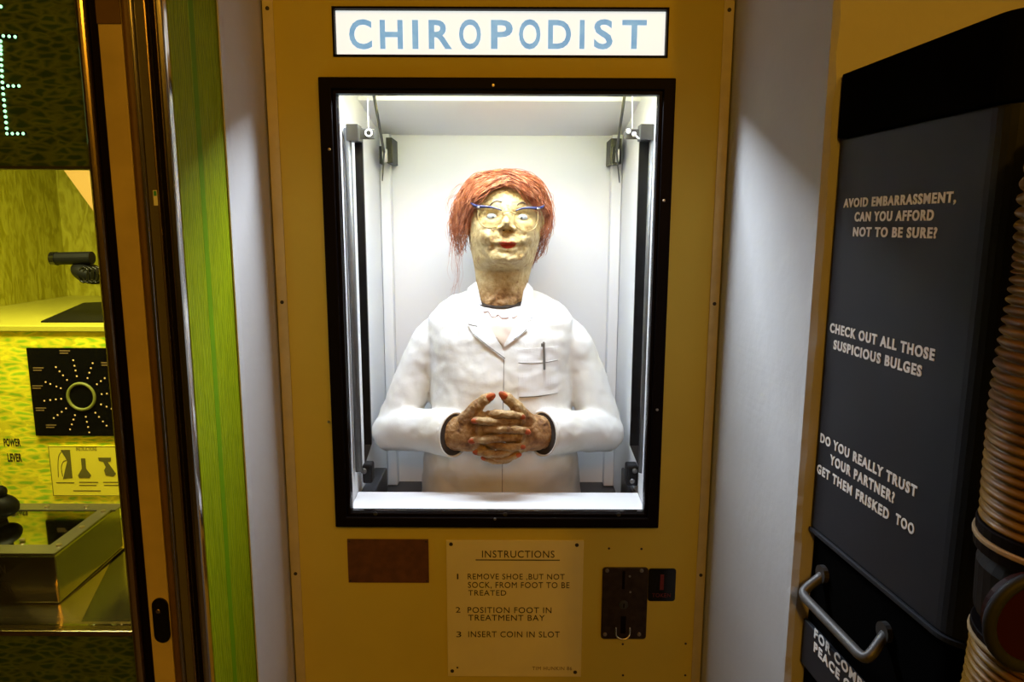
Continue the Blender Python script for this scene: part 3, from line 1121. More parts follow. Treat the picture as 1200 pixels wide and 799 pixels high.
hands = [hand(0), hand(1)]
tb_ = bmesh.new()
rs = []
for py, hw, yf, yb in ((360, 20, 1.40, 1.47), (380, 52, 1.385, 1.49), (400, 66, 1.37, 1.50), (440, 64, 1.36, 1.51), (500, 62, 1.36, 1.51), (570, 70, 1.36, 1.51), (612, 70, 1.36, 1.51)):
    c = P(587, py, 1.42)
    r = hw * 1.42 / FPX
    rs.append([(c.x + r * math.cos(2 * math.pi * i / 24), (yf + yb) / 2 + (yb - yf) / 2 * math.sin(2 * math.pi * i / 24), max(c.z, IZ0 + 0.002)) for i in range(24)])
rings(tb_, rs)
arm0 = Tube(catmull([P(525, 392, 1.43), P(482, 440, 1.435), P(462, 497, 1.42), P(500, 505, 1.345)], 6), 0.024, 12)
arm1 = Tube(catmull([P(650, 392, 1.43), P(694, 440, 1.435), P(707, 497, 1.42), P(668, 505, 1.345)], 6), 0.024, 12)
core = remesh([tb_, arm0, arm1], 0.006, 2)
body_me = join([head_me, core, hands[0][0], hands[1][0]])
at_ = body_me.attributes.new('brown', 'FLOAT', 'POINT')
for v, d in zip(body_me.vertices, at_.data):
    zc = v.co.z
    zn = P(587, 338, 1.40).z
    t = max(0.0, min(1.0, (zn + 0.02 - zc) / 0.035))
    n = noise.noise(v.co * 25) * 0.25
    d.value = max(0.0, min(1.0, t * (0.8 + n) + (0.25 if zc < 1.43 else 0.0) * max(0, n * 3)))
    if v.co.y < 1.32 and zc < 1.2:
        d.value = max(0.0, min(1.0, 0.62 + (0.35 if abs(v.co.x - FX) > 0.045 else 0) + n))
body_o = obj('body', body_me, M['skin'], fig, sm=True)

# fingernails
for hm, tips in hands:
    for k, (p, t, r) in enumerate(tips):
        nb = bmesh.new()
        nrm = Vector((0, -1, 0))
        u = (t - nrm * t.dot(nrm)).normalized()
        wv_ = u.cross(nrm).normalized()
        rot = Matrix((u, nrm, wv_)).transposed()
        c = p + nrm * (r * 0.66) + u * (r * 0.05)
        ellipsoid(nb, c, r * 1.25, r * 0.42, r * 0.78, 14, 8, rot)
        nl = obj('fingernail', nb, M['nail'], fig, sm=True)

# eyes, lips, brows
for ex, ey in ((577.8, 254.0), (611.0, 255.0)):
    p = P(ex, ey, 1.37)
    h = hit(head_bvh, p.x, p.z, fallback=1.36)
    eb = bmesh.new()
    ellipsoid(eb, (p.x, h + 0.0025, p.z), 0.0126, 0.0082, 0.0084, 20, 12)
    e = obj('eye', eb, M['eye'], fig, sm=True)
    lidp = []
    for kk in range(25):
        aa = 2 * math.pi * kk / 24
        lx, lz = 0.0128 * math.cos(aa), 0.0080 * math.sin(aa)
        lidp.append(Vector((p.x + lx, h - 0.0012 + abs(lx) * 0.25, p.z + lz)))
    obj('eyelid', Tube(lidp, 0.0016, 8, caps=False), M['lid'], e, sm=True)
    pb = bmesh.new()
    ellipsoid(pb, (p.x + 0.0003, h - 0.0060, p.z - 0.0006), 0.0023, 0.0009, 0.0023, 12, 8)
    obj('pupil', pb, M['pupil'], e, sm=True)
for nx, ny in ((590.3, 269.6), (598.2, 270.2)):
    p = P(nx, ny, 1.335)
    h = hit(head_bvh, p.x, p.z, fallback=1.34)
    nb = bmesh.new()
    ellipsoid(nb, (p.x, h + 0.0002, p.z), 0.0026, 0.0012, 0.0020, 12, 8)
    obj('nostril', nb, M['nostril'], fig, sm=True)
lip_pts = [(584.5, 284.6), (589, 282.6), (592.5, 282.0), (595, 283.4), (598, 282.4), (602, 283.2), (606, 285.0), (603, 288.2), (599, 290.2), (594, 290.9), (589, 289.6)]
obj('lips', decal(head_bvh, lip_pts, 1.345, -0.0005, 0.0014, 3), M['lip'], fig, sm=True)
for pts in ([(574, 240.5), (578, 237.2), (583, 235.6), (588, 236.8)], [(606, 240.5), (608.5, 238.2), (612, 237.2), (615.5, 238.4)]):
    obj('eyebrow', line_decal(head_bvh, pts, 1.36, 0.0004, 0.0012), M['brow'], fig)
for ex, sgn in ((549.5, -1), (634.8, 1)):
    p = P(ex, 264, 1.44)
    eb = bmesh.new()
    ellipsoid(eb, (p.x, 1.445, p.z), 0.006, 0.012, 0.022, 14, 10)
    obj('ear', eb, M['skin'], fig, sm=True)

# --- hair
GUIDES = [  # (photo column, row, depth) along each lock, strands, spread, end radius
    ([(592, 207, 1.385), (566, 212, 1.377), (550, 229, 1.385), (542, 253, 1.405), (539, 280, 1.42)], 60, 3.2),
    ([(590, 205, 1.41), (560, 210, 1.41), (541, 231, 1.42), (534, 259, 1.43), (537, 289, 1.43)], 60, 3.2),
    ([(594, 211, 1.362), (575, 217, 1.352), (558, 232, 1.362), (548, 250, 1.39), (544, 275, 1.41)], 55, 2.8),
    ([(592, 205, 1.46), (558, 211, 1.46), (538, 238, 1.46), (533, 266, 1.455), (538, 299, 1.45)], 50, 3.4),
    ([(570, 214, 1.37), (560, 224, 1.37), (552, 242, 1.385), (547, 262, 1.40), (543, 292, 1.42)], 45, 2.4),
    ([(572, 209, 1.375), (595, 207, 1.362), (614, 217, 1.356), (628, 234, 1.37), (637, 250, 1.395)], 60, 3.0),
    ([(578, 205, 1.40), (604, 205, 1.39), (625, 213, 1.39), (637, 231, 1.405), (642, 254, 1.42)], 60, 3.2),
    ([(584, 214, 1.360), (600, 214, 1.352), (615, 223, 1.354), (627, 237, 1.372), (634, 247, 1.39)], 45, 2.4),
    ([(592, 205, 1.46), (618, 208, 1.46), (636, 227, 1.46), (642, 252, 1.46), (637, 280, 1.46), (625, 305, 1.46)], 60, 3.0),
    ([(634, 234, 1.40), (643, 248, 1.41), (642, 264, 1.42), (635, 274, 1.42), (632, 262, 1.42)], 22, 2.2),
    ([(565, 207, 1.43), (590, 204, 1.42), (615, 208, 1.42), (632, 222, 1.43), (640, 240, 1.44)], 50, 2.6),
    ([(600, 206, 1.385), (582, 209, 1.372), (563, 219, 1.372), (551, 236, 1.39), (546, 256, 1.41)], 55, 3.0),
    ([(622, 292, 1.47), (626, 300, 1.46), (624, 307, 1.45)], 26, 2.0)]
WISPS = [[(540, 255, 1.42), (534, 290, 1.42), (536, 320, 1.41), (534, 342, 1.41)], [(538, 262, 1.42), (530, 285, 1.42), (527, 308, 1.42), (531, 325, 1.42)],
         [(541, 280, 1.42), (539, 305, 1.41), (536, 328, 1.41), (531, 341, 1.40)], [(545, 226, 1.42), (528, 231, 1.42), (523, 241, 1.42), (530, 247, 1.42)],
         [(552, 216, 1.42), (535, 219, 1.42), (527, 232, 1.42), (524, 252, 1.42)], [(538, 250, 1.43), (524, 259, 1.43), (522, 272, 1.43), (528, 283, 1.43)],
         [(640, 240, 1.42), (648, 248, 1.42), (648, 262, 1.42), (640, 272, 1.42)], [(642, 250, 1.43), (650, 256, 1.43), (645, 268, 1.43), (637, 280, 1.43)],
         [(598, 206, 1.41), (606, 202, 1.41), (612, 205, 1.41)], [(610, 207, 1.41), (620, 206, 1.41), (628, 214, 1.41)]]
hb = bmesh.new()
rng = random.Random(3)


def strand(pts, r, n=3, curl=0.0, sd=0.0):
    pa = catmull(pts, 5)
    m_ = len(pa) - 1
    out = []
    for i, p in enumerate(pa):
        q = noise.noise_vector(p * 35 + Vector((sd, sd * 0.7, 0))) * curl * (i / m_)
        out.append(p + q)
    tube(hb, out, [r * (1 - 0.55 * i / m_) for i in range(m_ + 1)], n)


for pts, cnt, sp in GUIDES:
    base = [P(*t) for t in pts]
    s = sp * 1.43 / FPX
    for k in range(cnt):
        d = Vector((rng.gauss(0, 1), rng.gauss(0, 0.9), rng.gauss(0, 1))) * s
        e = Vector((rng.gauss(0, 1), rng.gauss(0, 0.7), rng.gauss(0, 1))) * s
        q = []
        cut = rng.uniform(0.25, 1.15)
        for i, b_ in enumerate(base):
            t = i / (len(base) - 1)
            q.append(b_ + d * (1 - 0.35 * t) + e * t * 0.9)
        q[-1] = q[-2] + (q[-1] - q[-2]) * cut
        strand(q, rng.uniform(0.0006, 0.0012), 3, 0.013, k * 0.37)
for k in range(70):     # loose short hairs along the forehead
    x = rng.uniform(560, 628)
    y = 222 - 7 * math.exp(-((x - 588) / 16) ** 2) + rng.uniform(-4, 1)
    sgn = -1 if x < 584 else 1
    dp_ = 1.352 + 0.02 * ((x - 593) / 36) ** 2
    strand([P(x - sgn * 6, y - 7, dp_ + 0.004), P(x, y, dp_ - 0.001), P(x + sgn * rng.uniform(2, 8), y + rng.uniform(2, 7), dp_ + 0.001)], 0.0007, 3, 0.008, k * 0.9)
for pts in WISPS:
    base = [P(*t) for t in pts]
    for k in range(5):
        e = Vector((rng.gauss(0, 1), rng.gauss(0, 1), rng.gauss(0, 1))) * 0.0045
        strand([b_ + e * (i / (len(base) - 1) + 0.2) for i, b_ in enumerate(base)], 0.00032, 3, 0.010, k * 1.7)
# scalp cap under the strands
rs = []
for j in range(26):
    py = 203 + (262 - 203) * j / 25
    hw, cx, yf, yb = interp(HEAD, py)
    c = P(cx, py - 1.5, 1.43)
    r = (hw + 2.2) * 1.43 / FPX
    ym = (yf + yb) / 2 + 0.012
    ring = []
    for i in range(48):
        a = 2 * math.pi * i / 48
        ca, sa_ = math.cos(a), math.sin(a)
        x = math.copysign(abs(ca) ** 0.89, ca) * r
        y = math.copysign(abs(sa_) ** 0.89, sa_)
        front = yf - 0.004 if py < 214 else ym - (ym - yf) * max(0.0, 0.88 - (py - 214) / 22)
        Y = ym + y * ((yb + 0.008) - ym) if y > 0 else ym + y * (ym - front)
        ring.append((c.x + x, Y, c.z))
    rs.append(ring)
rings(hb, rs)
obj('hair', hb, M['hair'], fig, sm=True)

# --- coat
TORSO = [  # row, half width, front, back
    (351, 42, 1.372, 1.485), (355, 58, 1.364, 1.497), (361, 74, 1.356, 1.508), (372, 84, 1.346, 1.518), (392, 86, 1.335, 1.528),
    (412, 83, 1.328, 1.535), (440, 82, 1.320, 1.538), (475, 83, 1.312, 1.538), (510, 87, 1.310, 1.538), (535, 94, 1.318, 1.54),
    (560, 96, 1.330, 1.54), (585, 97, 1.330, 1.54), (612, 97, 1.330, 1.54)]
tb = bmesh.new()
rs = []
NS = 44


def se_ring(cx, z_of, r, yf, yb, ex=2.5):
    ring = []
    for i in range(NS):
        a = 2 * math.pi * i / NS
        ca, sa_ = math.cos(a), math.sin(a)
        x = math.copysign(abs(ca) ** (2 / ex), ca) * r
        y = math.copysign(abs(sa_) ** (2 / ex), sa_)
        Y = (yf + yb) / 2 + y * (yb - yf) / 2
        ring.append((cx + x, Y, z_of(Y)))
    return ring


zf_, zb_ = P(587, 361, 1.375).z, P(587, 338, 1.475).z
for py, hw, yf, yb in [(0, 37, 1.374, 1.482)] + TORSO:
    r = hw * 1.43 / FPX
    if py == 0:
        rs.append(se_ring(P(587, 350, 1.42).x, lambda Y: zf_ + (zb_ - zf_) * (Y - 1.375) / 0.10, r, yf, yb, 2.1))
    else:
        z0 = max(P(587, py, 1.42).z, IZ0 + 0.001)
        k = max(0.0, 1 - (py - 351) / 22.0)
        rs.append(se_ring(P(587, py, 1.42).x, lambda Y, z0=z0, k=k: z0 + k * 0.024 * (Y - 1.42) / 0.06, r, yf, yb, 2.2 if py < 370 else 2.6))
rings(tb, rs)


def sleeve(pts, rad):
    pa = catmull([PV(t) for t in pts], 6)
    rr = []
    n = len(pa) - 1
    for i in range(n + 1):
        k = i / 6
        a, b = int(k), min(int(k) + 1, len(rad) - 1)
        rr.append(rad[a] + (rad[b] - rad[a]) * (k - a))
    return Tube(pa, rr, 20), pa


up0, _ = sleeve([(521, 385, 1.43), (506, 400, 1.432), (487, 443, 1.435), (464, 500, 1.425)], [0.030, 0.042, 0.043, 0.043])
up1, _ = sleeve([(654, 385, 1.43), (668, 400, 1.432), (687, 443, 1.435), (705, 500, 1.425)], [0.030, 0.042, 0.043, 0.043])
fo0, pf0 = sleeve([(455, 506, 1.420), (474, 503, 1.385), (504, 505, 1.340), (531, 509, 1.302)], [0.040, 0.043, 0.043, 0.0425])
fo1, pf1 = sleeve([(711, 507, 1.420), (696, 505, 1.385), (665, 506, 1.340), (637, 508, 1.302)], [0.041, 0.042, 0.042, 0.0425])
elb = bmesh.new()
ellipsoid(elb, P(456, 505, 1.422), 0.036, 0.038, 0.037)
elc = bmesh.new()
ellipsoid(elc, P(711, 506, 1.422), 0.037, 0.038, 0.038)
coat_me = remesh([tb, up0, up1, fo0, fo1, elb, elc], 0.0046, 3, 0.5)
rumple(coat_me, 0.0036, 20, 0.0016, 62)
coat = obj('coat', coat_me, M['coat'], None, sm=True)
coat_bvh = bvh_of(coat.data)
place(coat, fig)
coat['label'] = 'white lab coat with lapels and breast pocket'
# cuffs: white rim, dark disc for the shade inside each sleeve end
for pf in (pf0, pf1):
    fr4 = frames(pf)
    p, t, u, v = fr4[-1]
    t = (pf[-1] - pf[-2]).normalized()
    n = 30
    cb = bmesh.new()
    prof = [(0.0, 0.0435), (0.005, 0.0445), (0.0065, 0.0435), (0.005, 0.0405), (0.0015, 0.040)]
    rs = []
    for a_, r_ in prof:
        rs.append([p + t * (a_ - 0.0005) + (u * math.cos(2 * math.pi * i / n) + v * math.sin(2 * math.pi * i / n)) * r_ for i in range(n)])
    rings(cb, rs, caps=False)
    obj('cuff', cb, M['coat'], fig, sm=True)
    lb = bmesh.new()
    rings(lb, [[p + t * a_ + (u * math.cos(2 * math.pi * i / n) + v * math.sin(2 * math.pi * i / n)) * r_ for i in range(n)] for a_, r_ in ((-0.002, 0.0402), (0.0028, 0.0402))])
    obj('cuff_shade', lb, M['shade_disc'], fig)
# dark disc painted as the shade inside the neck opening
lb = bmesh.new()
for zo in (0,):
    A = se_ring(P(587, 350, 1.42).x, lambda Y: zf_ + (zb_ - zf_) * (Y - 1.375) / 0.10 + 0.0005, 34.5 * 1.43 / FPX, 1.371, 1.484, 2.1)
    B = se_ring(P(587, 350, 1.42).x, lambda Y: zf_ + (zb_ - zf_) * (Y - 1.375) / 0.10 + 0.0028, 34.5 * 1.43 / FPX, 1.371, 1.484, 2.1)
    rings(lb, [A, B])
obj('collar_shade', lb, M['shade_disc'], fig)

# chest, lace, collar and lapels
chest = [(562, 366), (575, 371), (590, 373), (604, 370), (612, 364), (606, 380), (597, 395), (590, 405), (582, 396), (572, 383)]
obj('blouse', decal(coat_bvh, chest, 1.35, 0.0012, 0.001, 3), M['blouse'], fig, sm=True)
lace = [(558, 345), (562, 355), (570, 361), (580, 363.5), (592, 363.5), (603, 361), (611, 355), (615, 345), (616, 358), (608, 367)]
sc_ = [(606, 370), (602, 372.5), (598, 369.5), (594, 372.5), (588, 372.5), (584, 369), (580, 371.5), (576, 371), (572, 365.5), (567, 366.5), (563, 362)]
obj('lace_trim', decal(coat_bvh, lace + sc_, 1.36, 0.0022, 0.0012, 2), M['lace'], fig, sm=True)
obj('lace_edging', line_decal(coat_bvh, sc_, 1.36, 0.0036, 0.0007), M['lace_edge'], fig)
colL = [(556, 333), (545.5, 341), (546, 355), (549, 380), (555.5, 381.5), (555.5, 390.5), (568, 400.5), (580, 409.5), (592, 418), (590.5, 411), (587, 402), (577, 386), (567, 368), (560, 350)]
colR = [(618, 333), (625.5, 341), (626, 355), (624.5, 373.5), (617.5, 375.5), (617, 386), (606, 394), (590.5, 404), (592, 399), (599, 388), (606, 374), (611.5, 356), (614, 343)]


def stand(co):
    return 0.004 + 0.004 * max(0.0, min(1.0, (co.z - P(587, 380, 1.37).z) / 0.05))


def neck_fb(pts, th, off):
    bm = bmesh.new()
    vs = []
    for x, y in pts:
        p = P(x, y, 1.36)
        vs.append(bm.verts.new((p.x, 0, p.z)))
    f = bm.faces.new(vs)
    bmesh.ops.triangulate(bm, faces=[f])
    for _ in range(3):
        bmesh.ops.subdivide_edges(bm, edges=bm.edges[:], cuts=1, use_grid_fill=True)
    bmesh.ops.triangulate(bm, faces=bm.faces[:])
    zs_ = P(587, 362, 1.36).z
    for v in bm.verts:
        h = hit(coat_bvh, v.co.x, min(v.co.z, zs_)) or 1.38
        # above the shoulder line the collar leans back around the neck
        k = max(0.0, v.co.z - zs_)
        v.co.y = h - off + k * 0.95
    ret = bmesh.ops.extrude_face_region(bm, geom=bm.faces[:])
    for g in ret['geom']:
        if isinstance(g, bmesh.types.BMVert):
            g.co.y -= th
    return bm


obj('collar', neck_fb(colL, 0.0014, 0.0022), M['collar'], fig, sm=False)
obj('collar', neck_fb(colR, 0.0014, 0.0022), M['collar'], fig, sm=False)
for pts in ([(549, 380), (554, 381), (559.5, 382)], [(615.5, 375.3), (620, 374.3), (624.5, 373.6)], [(555, 390.5), (568, 400.5), (580, 409.5), (592, 418)], [(617, 386), (611, 391), (602, 397)]):
    obj('lapel_seam', line_decal(coat_bvh, pts, 1.345, 0.0030, 0.0011), M['seam'], fig)
obj('front_seam', line_decal(coat_bvh, [(590.5, 420), (590.2, 450), (589.5, 480), (589, 530), (588.5, 576)], 1.33, 0.0002, 0.0007), M['seam'], fig)
obj('front_seam', line_decal(coat_bvh, [(607.5, 408), (607.5, 440), (607, 480)], 1.33, 0.0000, 0.0005), M['collar'], fig)
pk = [(607, 424), (655, 424), (655, 462), (608, 463)]
pocket = obj('pocket', decal(coat_bvh, pk, 1.33, 0.0006, 0.0018, 4), M['collar'], fig, sm=False)
fl = [(606.5, 409), (655.5, 408), (655, 424.5), (607, 424.5)]
obj('pocket_flap', decal(coat_bvh, fl, 1.33, 0.0003, 0.0012, 4), M['collar'], pocket, sm=False)
obj('pocket_seam', line_decal(coat_bvh, [(607.5, 424.6), (630, 426), (654.5, 424.2)], 1.33, 0.0022, 0.0008), M['seam'], pocket)
obj('pocket_seam', line_decal(coat_bvh, [(608.5, 463.6), (630, 463.6), (654, 462)], 1.33, 0.0012, 0.0008), M['seam'], pocket)

# pen clipped in the pocket
pp0, pp1 = P(637.5, 402, 1.33), P(638, 432, 1.33)
h0 = hit(coat_bvh, pp0.x, pp0.z) - 0.0062
h1 = hit(coat_bvh, pp1.x, pp1.z) - 0.0062
pn = thing('pen', (pp1.x, h1, pp1.z), 'grey metal pen clipped in the breast pocket of the white coat', 'pen')
obj('pen_barrel', Tube([(pp1.x, h1, pp1.z), (pp0.x, h0, pp0.z)], 0.0025, 12, rounded=True), M['pen'], pn, sm=True)
obj('pen_clip', Box(pp0.x - 0.0055, pp0.x + 0.002, h0 - 0.0036, h0 - 0.0018, pp0.z - 0.008, pp0.z - 0.001), M['pen'], pn, bevel=0.0005)

# eyeglasses
gp = P(594, 250, 1.335)
gl = thing('eyeglasses', (gp.x, 1.335, gp.z), 'cat eye spectacles with navy tops worn by the orange haired figure', 'glasses')
GY = 1.333


def gpt(x, y):
    k = ((x - 594) / 40.0) ** 2
    return P(x, y, GY + 0.020 * k)


for s in (0, 1):
    if s == 0:
        browp = [(588, 246.4, .0012), (580, 243.6, .0019), (570, 242.2, .0026), (562, 242.0, .0032), (556, 240.5, .0026), (551.5, 237.6, .0010)]
        rim = [(561, 246), (560.3, 254), (563.5, 262.5), (571, 266.6), (580, 266.2), (587, 262.5), (589.8, 255), (588.8, 248)]
        bead = (561, 242.6)
    else:
        browp = [(604.5, 246.8, .0012), (612, 244.2, .0019), (621, 243.4, .0026), (629, 244.2, .0032), (634, 243.2, .0026), (638, 240.4, .0010)]
        rim = [(629.5, 247), (630.5, 256), (627.5, 266), (620, 271.2), (611, 269.6), (604.5, 264.5), (602.5, 257), (603.8, 249)]
        bead = (630, 244.8)
    pa = catmull([gpt(x, y) for x, y, _ in browp], 4)
    rr = [interp([(i, b[2]) for i, b in enumerate(browp)], j / 4)[0] for j in range(len(pa))]
    obj('brow_bar', Tube(pa, rr, 10), M['navy'], gl, sm=True)
    obj('lens_rim', Tube(catmull([gpt(*q) for q in rim], 4), 0.00125, 8), M['clearplastic'], gl, sm=True)
    lb = bmesh.new()
    top = [gpt(x, y) for x, y, _ in browp[:4]]
    loop = [gpt(*q) for q in rim] + (top if s == 0 else top)
    f = lb.faces.new([lb.verts.new(p) for p in loop])
    r_ = bmesh.ops.extrude_face_region(lb, geom=[f])
    for g in r_['geom']:
        if isinstance(g, bmesh.types.BMVert):
            g.co.y -= 0.0012
    obj('lens', lb, M['lens'], gl)
    b_ = gpt(*bead)
    eb = bmesh.new()
    ellipsoid(eb, b_ + Vector((0, -0.0028, 0)), 0.0034, 0.0014, 0.0020, 12, 8)
    obj('hinge_stud', eb, M['silver'], gl, sm=True)
    sx = -1 if s == 0 else 1
    q = gpt(browp[4][0], browp[4][1])
    ear = P(549 if s == 0 else 635.5, 250, 1.44)
    obj('temple_arm', Tube([q, q + Vector((sx * 0.006, 0.03, 0)), Vector((ear.x + sx * 0.004, 1.44, ear.z + 0.006))], 0.0014, 8), M['navy'], gl, sm=True)
obj('nose_bridge', Tube(catmull([gpt(588.5, 250), gpt(592, 247.5) + Vector((0, -0.003, 0)), gpt(598, 247.8) + Vector((0, -0.003, 0)), gpt(603.6, 250.5)], 4), 0.0012, 8), M['clearplastic'], gl, sm=True)

# ------------------------------------------------------------------ green machine at the left
GX = P(195, 0, 0.906).x
gm = thing('arcade_machine', (-0.95, 1.4, 0), 'green and yellow arcade cabinet with green dot lettering and a lit rippled interior', 'arcade machine')


def gx(px, Y=0.9):
    return P(px, 400, Y).x


GY0 = 0.906
sp = obj('side_panel', Box(GX - 0.014, GX, GY0 + 0.001, 1.98, 0.0, 2.14), M['green_side'], gm)
sp['label'] = 'green wood grained side panel'
q0, q1 = P(241, 300, 0.95), P(246, 300, 0.95)
sy = GX / ((241 - 600) / (P(241, 300, 1).x * 0 + 1)) if False else None


def on_side(px, py):
    d = ray(px, py)
    return d * (GX / d.x) + Vector((0, 0, EYE))


y0_, y1_ = on_side(242, 330).y, on_side(247, 330).y
obj('grain_stripe', Box(GX - 0.002, GX + 0.0003, min(y0_, y1_), max(y0_, y1_), 0.3, 2.14), M['green_dark'], sp)
zt_ = P(50, 194.5, 0.92).z
zb2 = P(50, 738, 0.92).z
GLX = -1.45
# door frame at the front corner: a row of upright profiles
xs = {k: gx(k, GY0) for k in (127.5, 140, 150, 176, 187, 190, 204, 213, 224)}


def upright(name, a, b, y0, y1, mat, rnd=False):
    x0, x1 = a, b
    if rnd:
        pts = [(x0, y1)] + [((x0 + x1) / 2 - (x1 - x0) / 2 * math.cos(math.pi * i / 8), y0 + (x1 - x0) / 2 * (1 - math.sin(math.pi * i / 8))) for i in range(9)] + [(x1, y1)]
        return obj(name, prism(bmesh.new(), pts, 'z', 0.02, 2.12), mat, gm, sm=False)
    return obj(name, Box(x0, x1, y0, y1, 0.02, 2.12), mat, gm, bevel=0.0008)


upright('door_trim', xs[127.5], xs[140] - 0.0005, 0.893, 0.93, M['brass'], True)
upright('door_gasket', xs[140], xs[150], 0.902, 0.93, M['black'])
upright('board_stile', xs[150] + 0.0003, xs[176], 0.899, 0.93, M['mdf'])
upright('wood_edge', xs[176] + 0.0003, xs[187] - 0.0003, 0.896, 0.93, M['woodedge'], True)
upright('door_trim', xs[187], xs[190] + 0.0015, 0.892, 0.93, M['chrome'], True)
gc = upright('grey_channel', xs[190] + 0.002, xs[204], 0.8965, 0.93, M['greychannel'])
upright('channel_lip', xs[204] - 0.002, xs[204] + 0.0012, 0.894, 0.9018, M['brass'], True)
upright('door_gasket', xs[204] + 0.0015, xs[213] - 0.0003, 0.9045, 0.93, M['black'])
upright('door_trim', xs[213], xs[224] - 0.001, 0.893, 0.905, M['chrome'], True)
stile_top_z = P(130, 28, 0.899).z
obj('stile_top', Box(xs[150] + 0.0003, xs[176], 0.8975, 0.8988, stile_top_z, 2.12), M['woodedge'], gm)  # darker brown piece over the upper stile
a, b = P(178, 700, 0.899), P(201, 752, 0.899)
lkp = obj('lock_plate', prism(bmesh.new(), rrect(a.x, b.x, b.z, a.z, 0.011), 'y', 0.8965, 0.8988), M['gloss_black'], gm)
p = P(183, 716, 0.897)
obj('screw', disc(bmesh.new(), (p.x + 0.003, 0.8966, p.z), 0.0032, 0.0014), M['brass'], lkp)
a, b = P(181, 223, 0.9), P(187.5, 241, 0.9)
stk = obj('sticker', Box(a.x, b.x, 0.8957, 0.8964, b.z, a.z), M['sticker'], gc)
obj('sticker_print', Box(a.x + 0.001, b.x - 0.001, 0.8953, 0.8956, b.z + 0.012, a.z - 0.001), M['sticker_green'], stk)

fx1 = xs[127.5] - 0.0006
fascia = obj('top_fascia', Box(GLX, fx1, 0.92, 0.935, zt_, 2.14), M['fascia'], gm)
fascia['label'] = 'green patterned board with shade painted in and green dot lettering'
obj('fascia_edge', Box(GLX, fx1, 0.916, 0.936, zt_ - 0.004, zt_ - 0.0003), M['darksteel'], gm)
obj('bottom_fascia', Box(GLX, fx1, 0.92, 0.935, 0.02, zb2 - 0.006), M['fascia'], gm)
obj('sill_trim', Box(GLX, fx1, 0.912, 0.938, zb2 - 0.005, zb2 + 0.003), M['brass'], gm, bevel=0.0015)
obj('viewing_glass', Box(GLX, fx1, 0.926, 0.930, zb2 + 0.0035, zt_ - 0.0045), glass('machine_glass', (0.97, 0.98, 0.93), 0.8), gm)
# letter made of dots
dots = [(15, 168), (42, 170), (70, 172), (-12, 167), (1, 192), (2, 215), (3, 233), (3, 252), (4, 278), (5, 305), (7, 330), (8, 357), (10, 385), (12, 412), (14, 440), (17, 467), (19, 494), (22, 520), (25, 546), (27, 573), (30, 600), (32, 625),
        (37, 402), (62, 402), (88, 402), (57, 625), (82, 625), (108, 625), (2, 30)]
base_led = None
off = Vector(gm.location)
for x, y in dots:
    p = P(x / 3.993, y / 3.993, 0.919)
    if base_led is None:
        eb = bmesh.new()
        ellipsoid(eb, (0, 0, 0), 0.0021, 0.0016, 0.0021, 10, 8)
        me = mesh_of(eb)
        me.materials.append(M['led'])
        smooth(me)
        base_led = bpy.data.objects.new('led', me)
        o = base_led
    else:
        o = base_led.copy()
    COL.objects.link(o)
    o.parent = fascia
    o.location = Vector((p.x, 0.9195, p.z)) - off
for xa, ya, xb, yb in ((-14, 160, 86, 180), (-6, 180, 12, 350), (2, 350, 22, 470), (10, 470, 36, 634), (20, 394, 100, 412), (34, 616, 124, 634)):
    a, b = P(xa / 3.993, ya / 3.993, 0.92), P(xb / 3.993, yb / 3.993, 0.92)
    obj('dot_channel', Box(a.x, b.x, 0.9193, 0.9203, b.z, a.z), M['black'], fascia)

# interior
RY = 1.31
tz = P(100, 733, 0.932).z
cz_ = P(50, 381, RY).z
bx = P(75, 300, 1.87).x
wl = obj('interior_side', Box(bx - 0.012, bx, 0.94, 1.88, tz, 1.98), M['lime_wall'], gm)
obj('interior_back', Box(bx, GX - 0.02, 1.87, 1.882, tz, 1.98), M['lime_wall'], gm)
obj('interior_side', Box(GX - 0.026, GX - 0.016, 0.94, 1.87, tz, 1.98), M['lime_wall'], gm)
obj('interior_roof', Box(bx, GX - 0.027, 0.94, 1.87, 1.98, 1.99), M['cream_gusset'], gm)
obj('cabinet_back', Box(GLX, GX - 0.016, 1.962, 1.98, 0.02, 2.14), M['mdf'], gm)
obj('cabinet_side', Box(GLX - 0.014, GLX - 0.001, 0.92, 1.98, 0.02, 2.14), M['green_side'], gm)
obj('counter', Box(bx, GX - 0.027, RY - 0.006, 1.869, cz_ - 0.012, cz_), M['lime_flat'], gm, bevel=0.002)
obj('table_top', Box(bx, GX - 0.027, 0.9385, RY - 0.001, tz - 0.012, tz), M['tablesteel'], gm)
riser = obj('riser_board', Box(bx, GX - 0.027, RY, RY + 0.012, tz + 0.0005, cz_ - 0.0125), M['riser'], gm)
# dark slab let into the counter
pts = []
for x, y in ((48, 378), (140, 378), (140, 354), (98, 356)):
    d = ray(x, y)
    t = (cz_ - EYE) / d.z
    pts.append((d.x * t, d.y * t))
obj('counter_slab', prism(bmesh.new(), pts, 'z', cz_ - 0.002, cz_ + 0.003), M['rubber'], gm)
# cream gusset in the upper corner
a, b, c = P(68, 190, 1.5), P(150, 190, 1.5), P(150, 300, 1.5)
obj('corner_gusset', prism(bmesh.new(), [(a.x - 0.10, 1.979), (GX - 0.0265, 1.979), (GX - 0.0265, c.z), (b.x, c.z), (P(120, 262, 1.5).x, P(120, 262, 1.5).z), (a.x, a.z)], 'y', 1.5, 1.52), M['cream_gusset'], gm)
